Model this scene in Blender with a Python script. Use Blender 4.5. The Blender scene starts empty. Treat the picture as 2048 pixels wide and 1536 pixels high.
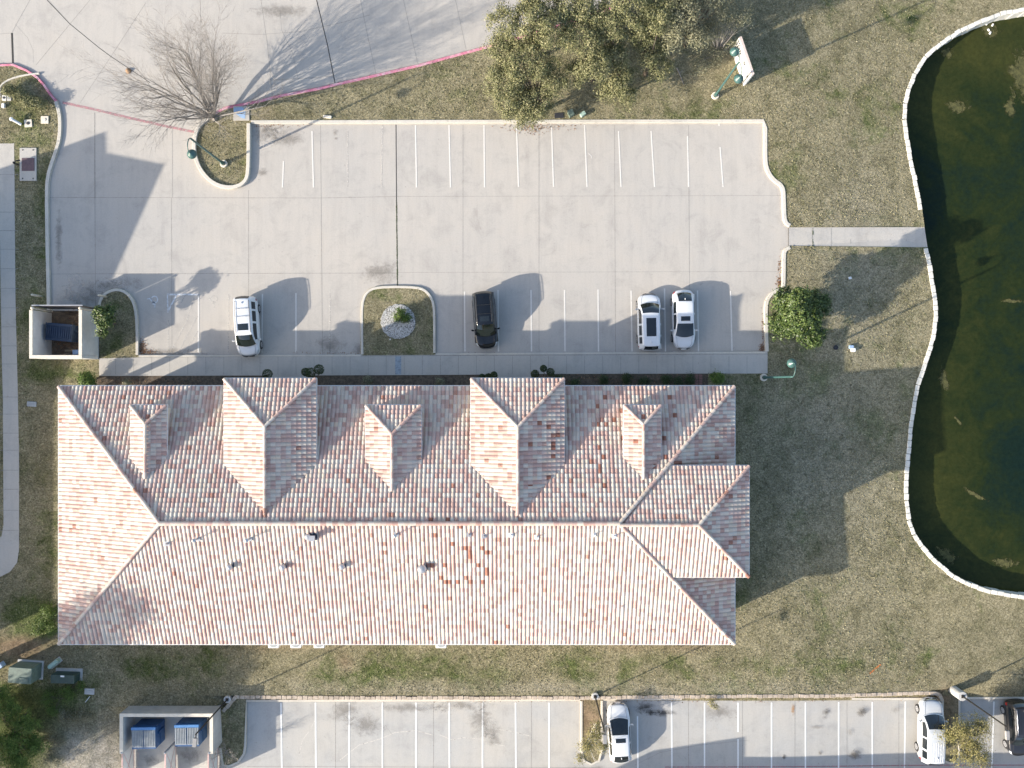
import bpy, bmesh, math, random
import numpy as np
from mathutils import Vector, Matrix
from mathutils.geometry import delaunay_2d_cdt
random.seed(7); np.random.seed(7)
R = math.radians; PI = math.pi
sc = bpy.context.scene
C = sc.collection
# ------------------------------------------------------------------ camera, sky, sun, exposure
S = 24.7            # photo pixels per metre at pavement level
H = 64.0            # camera height
cam = bpy.data.cameras.new('camera'); camo = bpy.data.objects.new('camera', cam); C.objects.link(camo)
camo.location = (0, 0, H); camo.rotation_euler = (0, 0, 0)
cam.sensor_width = 36; cam.lens = 36 * H * S / 2048; cam.clip_end = 3000; cam.clip_start = 1
sc.camera = camo
SUN_EL, SUN_AZ = 21.2, 24.9   # elevation; shadows run 24.9 deg above image-right
w = bpy.data.worlds.new('World'); sc.world = w; w.use_nodes = True
nt = w.node_tree; sky = nt.nodes.new('ShaderNodeTexSky'); sky.sky_type = 'NISHITA'; sky.sun_disc = False
sky.sun_elevation = R(SUN_EL); sky.sun_rotation = math.atan2(-math.cos(R(SUN_AZ)), -math.sin(R(SUN_AZ)))
sky.air_density = 1.0; sky.dust_density = 2.0; sky.ozone_density = 1.0
nt.links.new(sky.outputs[0], nt.nodes['Background'].inputs[0]); nt.nodes['Background'].inputs[1].default_value = 0.15
sl = bpy.data.lights.new('sun', 'SUN'); sl.energy = 4.2; sl.angle = R(0.6); sl.color = (1, 0.915, 0.785)
so = bpy.data.objects.new('sun', sl); C.objects.link(so)
sdir = Vector((-math.cos(R(SUN_AZ)) * math.cos(R(SUN_EL)), -math.sin(R(SUN_AZ)) * math.cos(R(SUN_EL)), math.sin(R(SUN_EL))))
so.rotation_euler = sdir.to_track_quat('Z', 'Y').to_euler(); so.location = (-60, -30, 60)
sc.view_settings.view_transform = 'Standard'; sc.view_settings.look = 'None'; sc.view_settings.gamma = 1
sc.view_settings.exposure = 1.08
sc.render.engine = 'CYCLES'

# ------------------------------------------------------------------ helpers
def sst(a, b, x):
    t = min(1, max(0, (x - a) / (b - a))); return t * t * (3 - 2 * t)
def G(px, py):
    return ((px - 1024) / S, (768 - py) / S)
def gz(x, y):
    """terrain height at world x,y (0 = pavement)"""
    px = x * S + 1024; py = 768 - y * S
    f = 1 - 0.7 * sst(1230, 1385, py)
    z = -.72 * (.6 * min(1, max(0, (px - 1575) / 270)) + .4 * sst(1560, 1850, px)) * f
    return z
def P(px, py, h=0.0, terrain=True):
    """world point whose height above the terrain is h and that shows at photo pixel px,py"""
    z = h
    for _ in range(5):
        k = 1 - z / H
        x, y = (px - 1024) / S * k, (768 - py) / S * k
        z = h + (gz(x, y) if terrain else 0)
    return Vector((x, y, z))
def PZ(px, py, z): return P(px, py, z, False)

def tag(o, label=None, cat=None, group=None, kind=None):
    if label: o['label'] = label
    if cat: o['category'] = cat
    if group: o['group'] = group
    if kind: o['kind'] = kind
    return o
def thing(name, label, cat, loc, rz=0, group=None):
    o = bpy.data.objects.new(name, None); C.objects.link(o); o.location = loc; o.rotation_euler = (0, 0, rz)
    o.empty_display_size = .3
    return tag(o, label, cat, group)
def link(me, name, parent=None, loc=(0, 0, 0), rz=0):
    o = bpy.data.objects.new(name, me); C.objects.link(o); o.location = loc; o.rotation_euler = (0, 0, rz)
    if parent: o.parent = parent
    return o
class MB:
    def __init__(s): s.v = []; s.f = []; s.m = []
    def add(s, vs, fs, mi=0):
        n = len(s.v); s.v += [tuple(v) for v in vs]; s.f += [tuple(i + n for i in f) for f in fs]; s.m += [mi] * len(fs); return s
    def box(s, c, d, rz=0, mi=0, taper=1.0, bev=0.0):
        hx, hy, hz = d[0] / 2, d[1] / 2, d[2] / 2; cs, sn = math.cos(rz), math.sin(rz)
        def tr(x, y, z): return (c[0] + x * cs - y * sn, c[1] + x * sn + y * cs, c[2] + z)
        if bev <= 0:
            vs = [tr(x * (taper if z > 0 else 1), y * (taper if z > 0 else 1), z) for z in (-hz, hz) for x, y in ((-hx, -hy), (hx, -hy), (hx, hy), (-hx, hy))]
            return s.add(vs, [(3, 2, 1, 0), (4, 5, 6, 7), (0, 1, 5, 4), (1, 2, 6, 5), (2, 3, 7, 6), (3, 0, 4, 7)], mi)
        b = min(bev, hx * .9, hy * .9, hz * .9)
        def ring(ix, iy, z, t):
            X, Y = (hx - ix) * t, (hy - iy) * t; q = b
            return [tr(*p, z) for p in ((-X + q, -Y), (X - q, -Y), (X, -Y + q), (X, Y - q), (X - q, Y), (-X + q, Y), (-X, Y - q), (-X, -Y + q))]
        vs = ring(0, 0, -hz, 1) + ring(0, 0, hz - b, taper) + ring(b * .6, b * .6, hz, taper)
        fs = [tuple(range(7, -1, -1)), tuple(range(16, 24))]
        for k in (0, 8):
            for i in range(8): j = (i + 1) % 8; fs.append((k + i, k + j, k + 8 + j, k + 8 + i))
        return s.add(vs, fs, mi)
    def tube(s, pts, rad, n=8, mi=0, cap=True):
        pts = [Vector(p) for p in pts]; rs = rad if hasattr(rad, '__len__') else [rad] * len(pts)
        vs = []; up = Vector((0, 0, 1))
        for i, p in enumerate(pts):
            d = (pts[min(i + 1, len(pts) - 1)] - pts[max(i - 1, 0)])
            d = d.normalized() if d.length > 1e-9 else up
            a = d.cross(Vector((1, 0, 0)) if abs(d.x) < .8 else Vector((0, 1, 0))).normalized(); b = d.cross(a)
            for k in range(n):
                an = 2 * PI * k / n; vs.append(p + (a * math.cos(an) + b * math.sin(an)) * rs[i])
        fs = []
        for i in range(len(pts) - 1):
            for k in range(n): j = (k + 1) % n; fs.append((i * n + k, i * n + j, (i + 1) * n + j, (i + 1) * n + k))
        if cap: fs += [tuple(range(n - 1, -1, -1)), tuple(range((len(pts) - 1) * n, len(pts) * n))]
        return s.add(vs, fs, mi)
    def lathe(s, prof, c=(0, 0, 0), n=20, mi=0):
        vs = [(c[0] + r * math.cos(2 * PI * k / n), c[1] + r * math.sin(2 * PI * k / n), c[2] + z) for r, z in prof for k in range(n)]
        fs = [(i * n + k, i * n + (k + 1) % n, (i + 1) * n + (k + 1) % n, (i + 1) * n + k) for i in range(len(prof) - 1) for k in range(n)]
        fs += [tuple(range(n - 1, -1, -1)), tuple(range((len(prof) - 1) * n, len(prof) * n))]
        return s.add(vs, fs, mi)
    def prism(s, poly, z0, z1, mi=0):
        n = len(poly); vs = [(x, y, z0) for x, y in poly] + [(x, y, z1) for x, y in poly]
        a = sum(poly[i][0] * poly[(i + 1) % n][1] - poly[(i + 1) % n][0] * poly[i][1] for i in range(n))
        fs = [tuple(range(n - 1, -1, -1)), tuple(range(n, 2 * n))] + [(i, (i + 1) % n, n + (i + 1) % n, n + i) for i in range(n)]
        if a < 0: fs = [tuple(reversed(f)) for f in fs]
        return s.add(vs, fs, mi)
    def build(s, name, mats, parent=None, smooth=False, loc=(0, 0, 0), rz=0):
        me = bpy.data.meshes.new(name); me.from_pydata(s.v, [], s.f)
        for m in (mats if isinstance(mats, (list, tuple)) else [mats]): me.materials.append(m)
        me.polygons.foreach_set('material_index', s.m)
        if smooth: me.polygons.foreach_set('use_smooth', [True] * len(s.f))
        me.update(); return link(me, name, parent, loc, rz)

# ------------------------------------------------------------------ materials
MATS = {}
def mk(name):
    m = bpy.data.materials.new(name); m.use_nodes = True; MATS[name] = m
    return m, m.node_tree, m.node_tree.nodes['Principled BSDF']
def N(nt, typ, **kw):
    n = nt.nodes.new(typ)
    for k, v in kw.items():
        if k in n.inputs: n.inputs[k].default_value = v
        else: setattr(n, k, v)
    return n
def L(nt, a, b): nt.links.new(a, b)
def objco(nt, sc_=(1, 1, 1)):
    t = N(nt, 'ShaderNodeTexCoord'); m = N(nt, 'ShaderNodeMapping'); m.inputs['Scale'].default_value = sc_
    L(nt, t.outputs['Object'], m.inputs[0]); return m.outputs[0]
def noise(nt, co, scale, detail=4, rough=.6, dist=0):
    n = N(nt, 'ShaderNodeTexNoise'); n.inputs['Scale'].default_value = scale; n.inputs['Detail'].default_value = detail
    n.inputs['Roughness'].default_value = rough; n.inputs['Distortion'].default_value = dist
    L(nt, co, n.inputs['Vector']); return n.outputs[0]
def ramp(nt, fac, stops, interp='LINEAR'):
    r = N(nt, 'ShaderNodeValToRGB'); r.color_ramp.interpolation = interp
    while len(r.color_ramp.elements) < len(stops): r.color_ramp.elements.new(.5)
    for e, (p, c) in zip(r.color_ramp.elements, stops):
        e.position = p; e.color = (*c, 1) if len(c) == 3 else c
    L(nt, fac, r.inputs[0]); return r.outputs[0]
def mix(nt, fac, a, b, mode='MIX'):
    m = N(nt, 'ShaderNodeMix', data_type='RGBA', blend_type=mode)
    for inp, v in ((m.inputs[0], fac), (m.inputs[6], a), (m.inputs[7], b)):
        if isinstance(v, (int, float)): inp.default_value = v
        elif isinstance(v, (tuple, list)): inp.default_value = (*v, 1)
        else: L(nt, v, inp)
    return m.outputs[2]
def math_(nt, op, a, b=0.0, clamp=False):
    m = N(nt, 'ShaderNodeMath', operation=op, use_clamp=clamp)
    for inp, v in ((m.inputs[0], a), (m.inputs[1], b)):
        if isinstance(v, (int, float)): inp.default_value = v
        else: L(nt, v, inp)
    return m.outputs[0]
def bump(nt, bsdf, h, strength=.4, dist=.02):
    b = N(nt, 'ShaderNodeBump'); b.inputs['Strength'].default_value = strength; b.inputs['Distance'].default_value = dist
    L(nt, h, b.inputs['Height']); L(nt, b.outputs[0], bsdf.inputs['Normal'])
def plain(name, col, rough=.6, metal=0, var=.12, scale=3, spec=.5, coat=0, bmp=0):
    m, nt, b = mk(name); co = objco(nt)
    f = noise(nt, co, scale, 5, .65)
    c = ramp(nt, f, [(.3, tuple(x * (1 - var) for x in col)), (.7, tuple(min(1, x * (1 + var)) for x in col))])
    L(nt, c, b.inputs['Base Color']); b.inputs['Roughness'].default_value = rough; b.inputs['Metallic'].default_value = metal
    b.inputs['Specular IOR Level'].default_value = spec; b.inputs['Coat Weight'].default_value = coat
    b.inputs['Coat Roughness'].default_value = .05
    if bmp: bump(nt, b, noise(nt, co, scale * 6, 4), bmp, .02)
    return m

def concrete(name, base, warm, dark, big=.09, streak=True):
    m, nt, b = mk(name); co = objco(nt)
    n1 = noise(nt, co, big, 4, .6, .4); n2 = noise(nt, co, .55, 6, .7, .6); n3 = noise(nt, co, 9, 6, .75)
    c = ramp(nt, n1, [(.36, base), (.62, warm)])
    d = ramp(nt, n2, [(.32, (.74, .74, .75)), (.5, (1, 1, 1)), (.70, (1.04, 1.015, .98))])
    c = mix(nt, .5, c, d, 'MULTIPLY')
    n4 = noise(nt, co, 28, 3, .6)
    g = ramp(nt, n3, [(.28, (.86, .86, .86)), (.5, (1, 1, 1)), (.7, (1.06, 1.06, 1.06))])
    c = mix(nt, .8, c, g, 'MULTIPLY')
    s = noise(nt, objco(nt, (1.6, .16, 1)), 1.2, 5, .7)
    c = mix(nt, .5, c, ramp(nt, s, [(.33, (.86, .86, .87)), (.55, (1, 1, 1))]), 'MULTIPLY')
    w1 = noise(nt, co, .23, 7, .72, 1.2)
    c = mix(nt, ramp(nt, w1, [(.60, (0, 0, 0)), (.75, (.55, .55, .55))]), c, dark)
    sp = noise(nt, co, 3.3, 2, .5)
    c = mix(nt, ramp(nt, sp, [(.735, (0, 0, 0)), (.76, (.5, .5, .5))]), c, dark)
    L(nt, c, b.inputs['Base Color']); b.inputs['Roughness'].default_value = .88; b.inputs['Specular IOR Level'].default_value = .25
    bump(nt, b, mix(nt, .5, n3, n4), .25, .01)
    return m
M_lot = concrete('lot_concrete', (.425, .402, .372), (.455, .422, .38), (.27, .25, .23))
M_slot = concrete('south_lot_concrete', (.41, .405, .39), (.44, .42, .385), (.27, .25, .22), .2)
M_walk = concrete('walk_concrete', (.46, .435, .40), (.47, .44, .395), (.28, .25, .22), .4)
M_kerb = concrete('kerb_concrete', (.56, .53, .47), (.60, .55, .47), (.38, .34, .28), .5)

def lawn_mat(name, use_zone=True):
    m, nt, b = mk(name); co = objco(nt)
    att = N(nt, 'ShaderNodeAttribute', attribute_name='zone'); sp = N(nt, 'ShaderNodeSeparateColor'); L(nt, att.outputs['Color'], sp.inputs[0])
    n1 = noise(nt, co, .22, 5, .65, .5); n2 = noise(nt, co, 1.3, 6, .75, .8); n3 = noise(nt, co, 7.5, 5, .8, .6)
    v = N(nt, 'ShaderNodeTexVoronoi'); v.inputs['Scale'].default_value = 11; v.feature = 'F1'; L(nt, co, v.inputs['Vector'])
    green = math_(nt, 'ADD', math_(nt, 'MULTIPLY', n1, 1.4), math_(nt, 'MULTIPLY', n2, .75))
    green = math_(nt, 'ADD', green, math_(nt, 'MULTIPLY', sp.outputs[0], .75))
    green = math_(nt, 'SUBTRACT', green, 1.14, True)
    tan = ramp(nt, n3, [(.30, (.072, .063, .038)), (.44, (.20, .178, .113)), (.56, (.305, .272, .178)), (.70, (.52, .47, .325))])
    grn = ramp(nt, n3, [(.30, (.024, .033, .011)), (.44, (.078, .098, .036)), (.56, (.14, .16, .062)), (.70, (.25, .265, .12))])
    c = mix(nt, ramp(nt, green, [(.02, (0, 0, 0)), (.30, (1, 1, 1))]), tan, grn)
    gray = ramp(nt, n3, [(.25, (.14, .125, .10)), (.5, (.36, .33, .285)), (.72, (.60, .56, .49))])
    gf = math_(nt, 'MULTIPLY', sp.outputs[1], math_(nt, 'ADD', n2, .45), True)
    c = mix(nt, gf, c, gray)
    dirt = ramp(nt, n2, [(.3, (.15, .105, .07)), (.55, (.30, .225, .15)), (.7, (.38, .29, .20))])
    dirt = mix(nt, .7, dirt, ramp(nt, n3, [(.3, (.6, .6, .6)), (.6, (1.05, 1.05, 1.05))]), 'MULTIPLY')
    df = math_(nt, 'SUBTRACT', math_(nt, 'MULTIPLY', math_(nt, 'ADD', n2, .6), math_(nt, 'MULTIPLY', sp.outputs[2], 1.6)), .25, True)
    c = mix(nt, df, c, dirt)
    # dark tufts and bare specks
    c = mix(nt, .9, c, ramp(nt, noise(nt, co, 2.2, 8, .82, 1.4), [(.34, (.38, .38, .34)), (.47, (.95, .95, .95)), (.66, (1.3, 1.27, 1.2))]), 'MULTIPLY')
    c = mix(nt, .8, c, ramp(nt, noise(nt, co, .5, 5, .7, 1.0), [(.34, (.62, .64, .58)), (.58, (1.10, 1.10, 1.10))]), 'MULTIPLY')
    c = mix(nt, .6, c, ramp(nt, noise(nt, objco(nt, (1, 1, 1)), 16, 4, .8, 1.5), [(.28, (.4, .4, .4)), (.5, (1, 1, 1)), (.72, (1.45, 1.4, 1.3))]), 'MULTIPLY')
    L(nt, c, b.inputs['Base Color']); b.inputs['Roughness'].default_value = .95; b.inputs['Specular IOR Level'].default_value = .1
    bump(nt, b, math_(nt, 'ADD', n3, math_(nt, 'MULTIPLY', noise(nt, co, 18, 4, .8), .6)), .9, .10)
    return m
M_lawn = lawn_mat('lawn_grass')

def worn(name, col, lo, hi, scale=5, rough=.7):
    """paint worn through to transparent"""
    m, nt, b = mk(name); co = objco(nt); n = noise(nt, co, scale, 7, .8)
    L(nt, ramp(nt, noise(nt, co, 14, 3), [(.3, tuple(x * .86 for x in col)), (.7, col)]), b.inputs['Base Color'])
    b.inputs['Roughness'].default_value = rough
    L(nt, ramp(nt, n, [(lo, (0, 0, 0)), (hi, (1, 1, 1))]), b.inputs['Alpha']); return m
M_stripe = worn('faded_stripe_paint', (.70, .67, .62), .20, .42)
M_stripe_f = worn('very_faded_stripe_paint', (.62, .59, .54), .44, .64)
M_stripe_w = worn('fresh_stripe_paint', (.82, .82, .80), .18, .30)
M_pinkline = worn('faded_pink_line', (.50, .24, .26), .36, .62)
M_blue = worn('worn_white_paint', (.64, .66, .68), .34, .50)
M_bpatch = worn('faded_blue_paint', (.33, .38, .43), .30, .5)
M_joint = worn('joint_fill', (.30, .285, .26), .22, .5, 3)
M_jointd = worn('dark_joint_fill', (.035, .033, .03), .2, .34, 3)
M_weed = worn('joint_weeds', (.07, .10, .03), .45, .6, 2.0)
M_crack = worn('pale_crack_fill', (.56, .53, .48), .3, .5)
M_orange = worn('orange_spray', (.75, .22, .05), .42, .6, 6)
M_pinkkerb = worn('x', (1, 1, 1), 0, 1)
def pinkk():
    m, nt, b = mk('pink_kerb_paint'); co = objco(nt)
    L(nt, ramp(nt, noise(nt, co, 1.5, 7, .8), [(.30, (.50, .10, .17)), (.48, (.60, .22, .30)), (.62, (.64, .42, .46))]), b.inputs['Base Color'])
    b.inputs['Roughness'].default_value = .7; return m
M_pinkkerb = pinkk()
def stainm(name, col, amt):
    m, nt, b = mk(name); b.inputs['Base Color'].default_value = (*col, 1); b.inputs['Roughness'].default_value = .6
    u = N(nt, 'ShaderNodeUVMap'); sx = N(nt, 'ShaderNodeSeparateXYZ'); L(nt, u.outputs[0], sx.inputs[0])
    n = noise(nt, objco(nt), 1.9, 7, .75, .6)
    a = math_(nt, 'SUBTRACT', math_(nt, 'MULTIPLY', n, 2.0), math_(nt, 'ADD', sx.outputs[0], .32), True)
    a = math_(nt, 'MULTIPLY', math_(nt, 'MULTIPLY', a, 1.6, True), amt)
    L(nt, a, b.inputs['Alpha']); return m
M_oil = stainm('oil_stain', (.07, .06, .05), .7); M_damp = stainm('damp_stain', (.19, .17, .145), .38); M_pale = stainm('pale_stain', (.56, .53, .49), .6)
M_rust = stainm('rust_stain', (.42, .22, .08), .6)

def tile_mat():
    m, nt, b = mk('clay_roof_tiles')
    u = N(nt, 'ShaderNodeUVMap'); wn = N(nt, 'ShaderNodeTexWhiteNoise', noise_dimensions='2D'); L(nt, u.outputs[0], wn.inputs['Vector'])
    cream, cream2, grayc = (.63, .55, .465), (.58, .53, .465), (.55, .47, .385)
    pink, pink2, sal, red = (.485, .32, .275), (.545, .41, .36), (.44, .27, .225), (.30, .12, .08)
    c = ramp(nt, wn.outputs['Value'], [(0, cream), (.19, cream2), (.35, grayc), (.45, pink2), (.63, pink), (.86, sal), (.965, (.64, .52, .40)), (.990, red)], 'CONSTANT')
    co = objco(nt)
    n = noise(nt, co, 1.1, 6, .75)
    c = mix(nt, .6, c, ramp(nt, n, [(.3, (.80, .77, .75)), (.55, (1, 1, 1)), (.75, (1.05, 1.03, 1.0))]), 'MULTIPLY')
    c = mix(nt, .5, c, ramp(nt, noise(nt, co, 14, 4, .7), [(.3, (.82, .82, .82)), (.6, (1.04, 1.04, 1.04))]), 'MULTIPLY')
    L(nt, c, b.inputs['Base Color']); b.inputs['Roughness'].default_value = .62; b.inputs['Specular IOR Level'].default_value = .35
    bump(nt, b, noise(nt, co, 22, 3), .2, .01); return m
M_tile = tile_mat()
M_tiledk = plain('repair_roof_tiles', (.27, .11, .07), .7, var=.35, scale=5)
M_stucco = plain('cream_stucco', (.60, .55, .46), .9, var=.08, scale=2, bmp=.3)
M_fascia = plain('pale_metal_gutter', (.62, .62, .62), .5, var=.06)
M_wwall = plain('white_rendered_wall', (.66, .64, .60), .9, var=.10, scale=1.6, bmp=.3)
M_cap = plain('beige_wall_cap', (.66, .60, .50), .85, var=.1, scale=3)
M_glassd = plain('dark_window_glass', (.02, .025, .03), .05, var=.2, spec=.8)
M_door = plain('brown_door_paint', (.16, .09, .05), .5)
M_frame = plain('white_window_frame', (.7, .7, .68), .5)
M_stone = plain('white_limestone_cap', (.62, .60, .54), .85, var=.14, scale=2.5, bmp=.5)
M_retain = plain('stacked_retaining_stone', (.42, .35, .28), .9, var=.35, scale=2.2, bmp=.6)
M_mulch = plain('mulch', (.11, .085, .062), .95, var=.55, scale=5, bmp=.9)
M_dirt = plain('bare_dirt', (.20, .15, .105), .95, var=.4, scale=3, bmp=.7)
M_bark = plain('bark', (.16, .125, .095), .9, var=.3, scale=6)
M_barkg = plain('grey_bark', (.275, .25, .225), .9, var=.28, scale=5)
M_barkw = plain('bleached_bark', (.62, .60, .57), .8, var=.15, scale=6)
M_green = plain('green_lamp_paint', (.045, .105, .098), .35, var=.1, spec=.6)
M_bronze = plain('dark_bronze_metal', (.035, .032, .03), .45, metal=.3)
M_alu = plain('pale_lamp_housing', (.27, .26, .25), .45, var=.1)
M_util = plain('utility_green_plus_shade', (.135, .18, .145), .6, var=.25, scale=4)  # green darkened to stand in for the dappled shade over the transformer
M_utild = plain('dark_utility_green_plus_shade', (.032, .062, .052), .5, var=.25, scale=4)  # dark green, deepened further in place of the dappled shade on the cabinet
M_utilp = plain('pale_utility_green', (.36, .48, .40), .6, var=.1)
M_blueb = plain('dumpster_blue_paint', (.025, .08, .19), .5, var=.2, scale=4)
M_bluel = plain('bright_dumpster_blue', (.06, .20, .44), .5, var=.15, scale=5)
M_blued = plain('dark_dumpster_blue', (.022, .040, .075), .6, var=.25, scale=4)
M_lid = plain('grey_plastic_lid', (.30, .32, .33), .6, var=.15, scale=4)
M_galv = plain('galvanised_metal', (.48, .48, .49), .4, metal=.6)
M_blk = plain('black_rubber', (.018, .018, .02), .7)
M_wplas = plain('white_plastic', (.75, .75, .74), .5, var=.05)
M_wood = plain('weathered_wood', (.42, .32, .21), .85, var=.2)
M_purple = plain('purple_brown_lid', (.13, .085, .095), .8, var=.15, scale=6)
M_black = plain('black_panel', (.03, .03, .035), .6)
M_bluepal = plain('pale_blue_metal', (.30, .42, .60), .5, var=.1)
M_brick = plain('red_brick_paver', (.26, .14, .12), .9, var=.3, scale=5)
M_signf = plain('white_sign_face', (.66, .66, .64), .6, var=.03)
M_signt = plain('pinkish_sign_coping', (.62, .52, .47), .8, var=.15)
M_ink = plain('black_sign_lettering', (.03, .03, .035), .6)
M_gravel = plain('white_gravel', (.50, .49, .47), .9, var=.45, scale=9)
M_gravb = plain('gravel_bed', (.20, .19, .17), .95, var=.5, scale=14)
M_asph = plain('flat_roof_membrane', (.35, .34, .33), .9)

def water_mat():
    m, nt, b = mk('pond_water'); co = objco(nt)
    n1 = noise(nt, co, .09, 5, .65, .8); n2 = noise(nt, co, .6, 6, .75, 1.0); n3 = noise(nt, co, 3, 5, .8)
    f = math_(nt, 'ADD', math_(nt, 'MULTIPLY', n1, .65), math_(nt, 'MULTIPLY', n2, .35))
    att = N(nt, 'ShaderNodeAttribute', attribute_name='zone'); sp = N(nt, 'ShaderNodeSeparateColor'); L(nt, att.outputs['Color'], sp.inputs[0])
    f = math_(nt, 'ADD', f, math_(nt, 'MULTIPLY', sp.outputs[0], .22))
    c = ramp(nt, f, [(.34, (.004, .013, .014)), (.48, (.008, .018, .012)), (.60, (.017, .026, .008)), (.78, (.042, .046, .012))])
    c = mix(nt, .6, c, ramp(nt, n3, [(.3, (.55, .55, .5)), (.6, (1.1, 1.1, 1.1))]), 'MULTIPLY')
    L(nt, c, b.inputs['Base Color']); b.inputs['Roughness'].default_value = .08; b.inputs['IOR'].default_value = 1.30; b.inputs['Specular IOR Level'].default_value = .35
    wv = noise(nt, objco(nt, (1, 2.2, 1)), 3.5, 3, .6)
    bump(nt, b, wv, .25, .02); return m
M_water = water_mat()
def algae_mat():
    m, nt, b = mk('algae_mat'); co = objco(nt)
    L(nt, ramp(nt, noise(nt, co, 2.5, 6, .8), [(.3, (.018, .022, .006)), (.5, (.058, .058, .016)), (.68, (.13, .12, .04))]), b.inputs['Base Color'])
    u = N(nt, 'ShaderNodeUVMap'); sx = N(nt, 'ShaderNodeSeparateXYZ'); L(nt, u.outputs[0], sx.inputs[0])
    n = noise(nt, co, 1.5, 8, .8, .6)
    a = math_(nt, 'SUBTRACT', math_(nt, 'MULTIPLY', n, 2.6), math_(nt, 'ADD', sx.outputs[0], .72), True)
    L(nt, math_(nt, 'MULTIPLY', a, 5.0, True), b.inputs['Alpha']); b.inputs['Roughness'].default_value = .9; return m
M_algae = algae_mat()
def leaf_mat(name, stops, rough=.55, spec=.3, trans=.15):
    m, nt, b = mk(name)
    u = N(nt, 'ShaderNodeUVMap'); wn = N(nt, 'ShaderNodeTexWhiteNoise', noise_dimensions='2D'); L(nt, u.outputs[0], wn.inputs['Vector'])
    n = noise(nt, objco(nt), 1.1, 3, .6)
    f = math_(nt, 'ADD', math_(nt, 'MULTIPLY', wn.outputs['Value'], .6), math_(nt, 'MULTIPLY', n, .4))
    c = ramp(nt, f, stops); L(nt, c, b.inputs['Base Color']); b.inputs['Roughness'].default_value = rough
    b.inputs['Specular IOR Level'].default_value = spec
    tr = N(nt, 'ShaderNodeBsdfTranslucent'); L(nt, c, tr.inputs[0]); ms = N(nt, 'ShaderNodeMixShader'); ms.inputs[0].default_value = trans
    L(nt, b.outputs[0], ms.inputs[1]); L(nt, tr.outputs[0], ms.inputs[2]); L(nt, ms.outputs[0], nt.nodes['Material Output'].inputs[0]); return m
LF_oak = leaf_mat('olive_oak_leaves', [(.2, (.05, .062, .022)), (.42, (.125, .135, .055)), (.6, (.225, .22, .105)), (.8, (.38, .35, .20))])
LF_gray = leaf_mat('grey_green_leaves', [(.2, (.10, .105, .06)), (.5, (.20, .20, .12)), (.8, (.34, .32, .22))])
LF_mag = leaf_mat('glossy_magnolia_leaves', [(.2, (.020, .038, .010)), (.5, (.055, .095, .022)), (.7, (.12, .165, .04)), (.88, (.27, .31, .11))], .45, .4)
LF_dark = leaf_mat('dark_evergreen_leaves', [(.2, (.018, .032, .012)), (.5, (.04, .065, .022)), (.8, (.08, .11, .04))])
LF_bright = leaf_mat('bright_green_leaves', [(.2, (.045, .075, .015)), (.5, (.10, .16, .03)), (.8, (.20, .27, .06))])
LF_litter = leaf_mat('brown_leaf_litter', [(.2, (.12, .06, .035)), (.5, (.24, .12, .06)), (.8, (.42, .27, .15))])
LF_cream = leaf_mat('yellow_olive_leaves', [(.2, (.11, .11, .035)), (.5, (.21, .19, .065)), (.8, (.38, .33, .15))])
LF_grass = leaf_mat('grass_blades', [(.2, (.09, .10, .035)), (.45, (.17, .17, .08)), (.65, (.36, .33, .19)), (.85, (.58, .52, .36))])

# ------------------------------------------------------------------ ground regions (photo pixels on the ground)
def smooth_line(pts, closed=False, it=1):
    for _ in range(it):
        out = []; n = len(pts); rng = range(n) if closed else range(n - 1)
        if not closed: out.append(pts[0])
        for i in rng:
            a, b = pts[i], pts[(i + 1) % n]
            out += [(a[0] * .75 + b[0] * .25, a[1] * .75 + b[1] * .25), (a[0] * .25 + b[0] * .75, a[1] * .25 + b[1] * .75)]
        if not closed: out.append(pts[-1])
        pts = out
    return pts
left_street = [(-900, 128), (-300, 128), (0, 129), (28, 128), (55, 139), (78, 154), (92, 170), (104, 188), (117, 203)]
left_lot = smooth_line([(117, 203), (124, 225), (126, 250), (124, 280), (118, 302), (108, 330), (101, 355), (99, 384), (100, 480), (102, 560), (103, 622)], it=1)
isl1 = smooth_line([(197, 622), (197, 605), (206, 588), (221, 579), (238, 576), (255, 582), (268, 596), (275, 615), (278, 640), (279, 670), (279, 710)], it=1)
isl2 = smooth_line([(722, 709), (721, 640), (722, 608), (728, 588), (741, 576), (760, 572), (790, 571), (832, 572), (850, 577), (863, 590), (870, 606), (872, 630), (872, 706)], it=1)
right_lo = smooth_line([(1529, 703), (1527, 640), (1527, 615), (1530, 598), (1540, 584), (1552, 578), (1562, 575)], it=1)
right_lo2 = smooth_line([(1562, 575), (1563, 540), (1563, 510), (1566, 498), (1577, 492)], it=1)
right_up = smooth_line([(1577, 455), (1568, 449), (1564, 436), (1563, 400), (1562, 380), (1557, 372), (1546, 365), (1535, 352), (1528, 336), (1526, 318), (1526, 285), (1526, 247)], it=1)
top_edge = [(1526, 247), (1030, 248), (503, 249)]
isl3 = smooth_line([(503, 249), (503, 300), (502, 345), (498, 362), (488, 373), (473, 379), (456, 380), (438, 376), (420, 366), (405, 350), (395, 333), (388, 312), (386, 293), (389, 270), (396, 252), (412, 238), (430, 225)], it=1)
street_pink = [(430, 225), (450, 214), (512, 202), (560, 190), (640, 175), (672, 167), (752, 149), (834, 130), (900, 112), (970, 93), (1040, 73), (1110, 52), (1200, 22), (1280, -10), (1500, -110), (2200, -500)]
lot_poly = ([(-900, -700)] + left_street + left_lot[1:] + isl1 + isl2[0:] + right_lo + right_lo2[1:] + right_up + top_edge[1:] + isl3[1:] + street_pink[1:] + [(2200, -700)])
walk_e = [(1577, 455), (1577, 492), (1867, 492), (1861, 451)]
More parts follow.
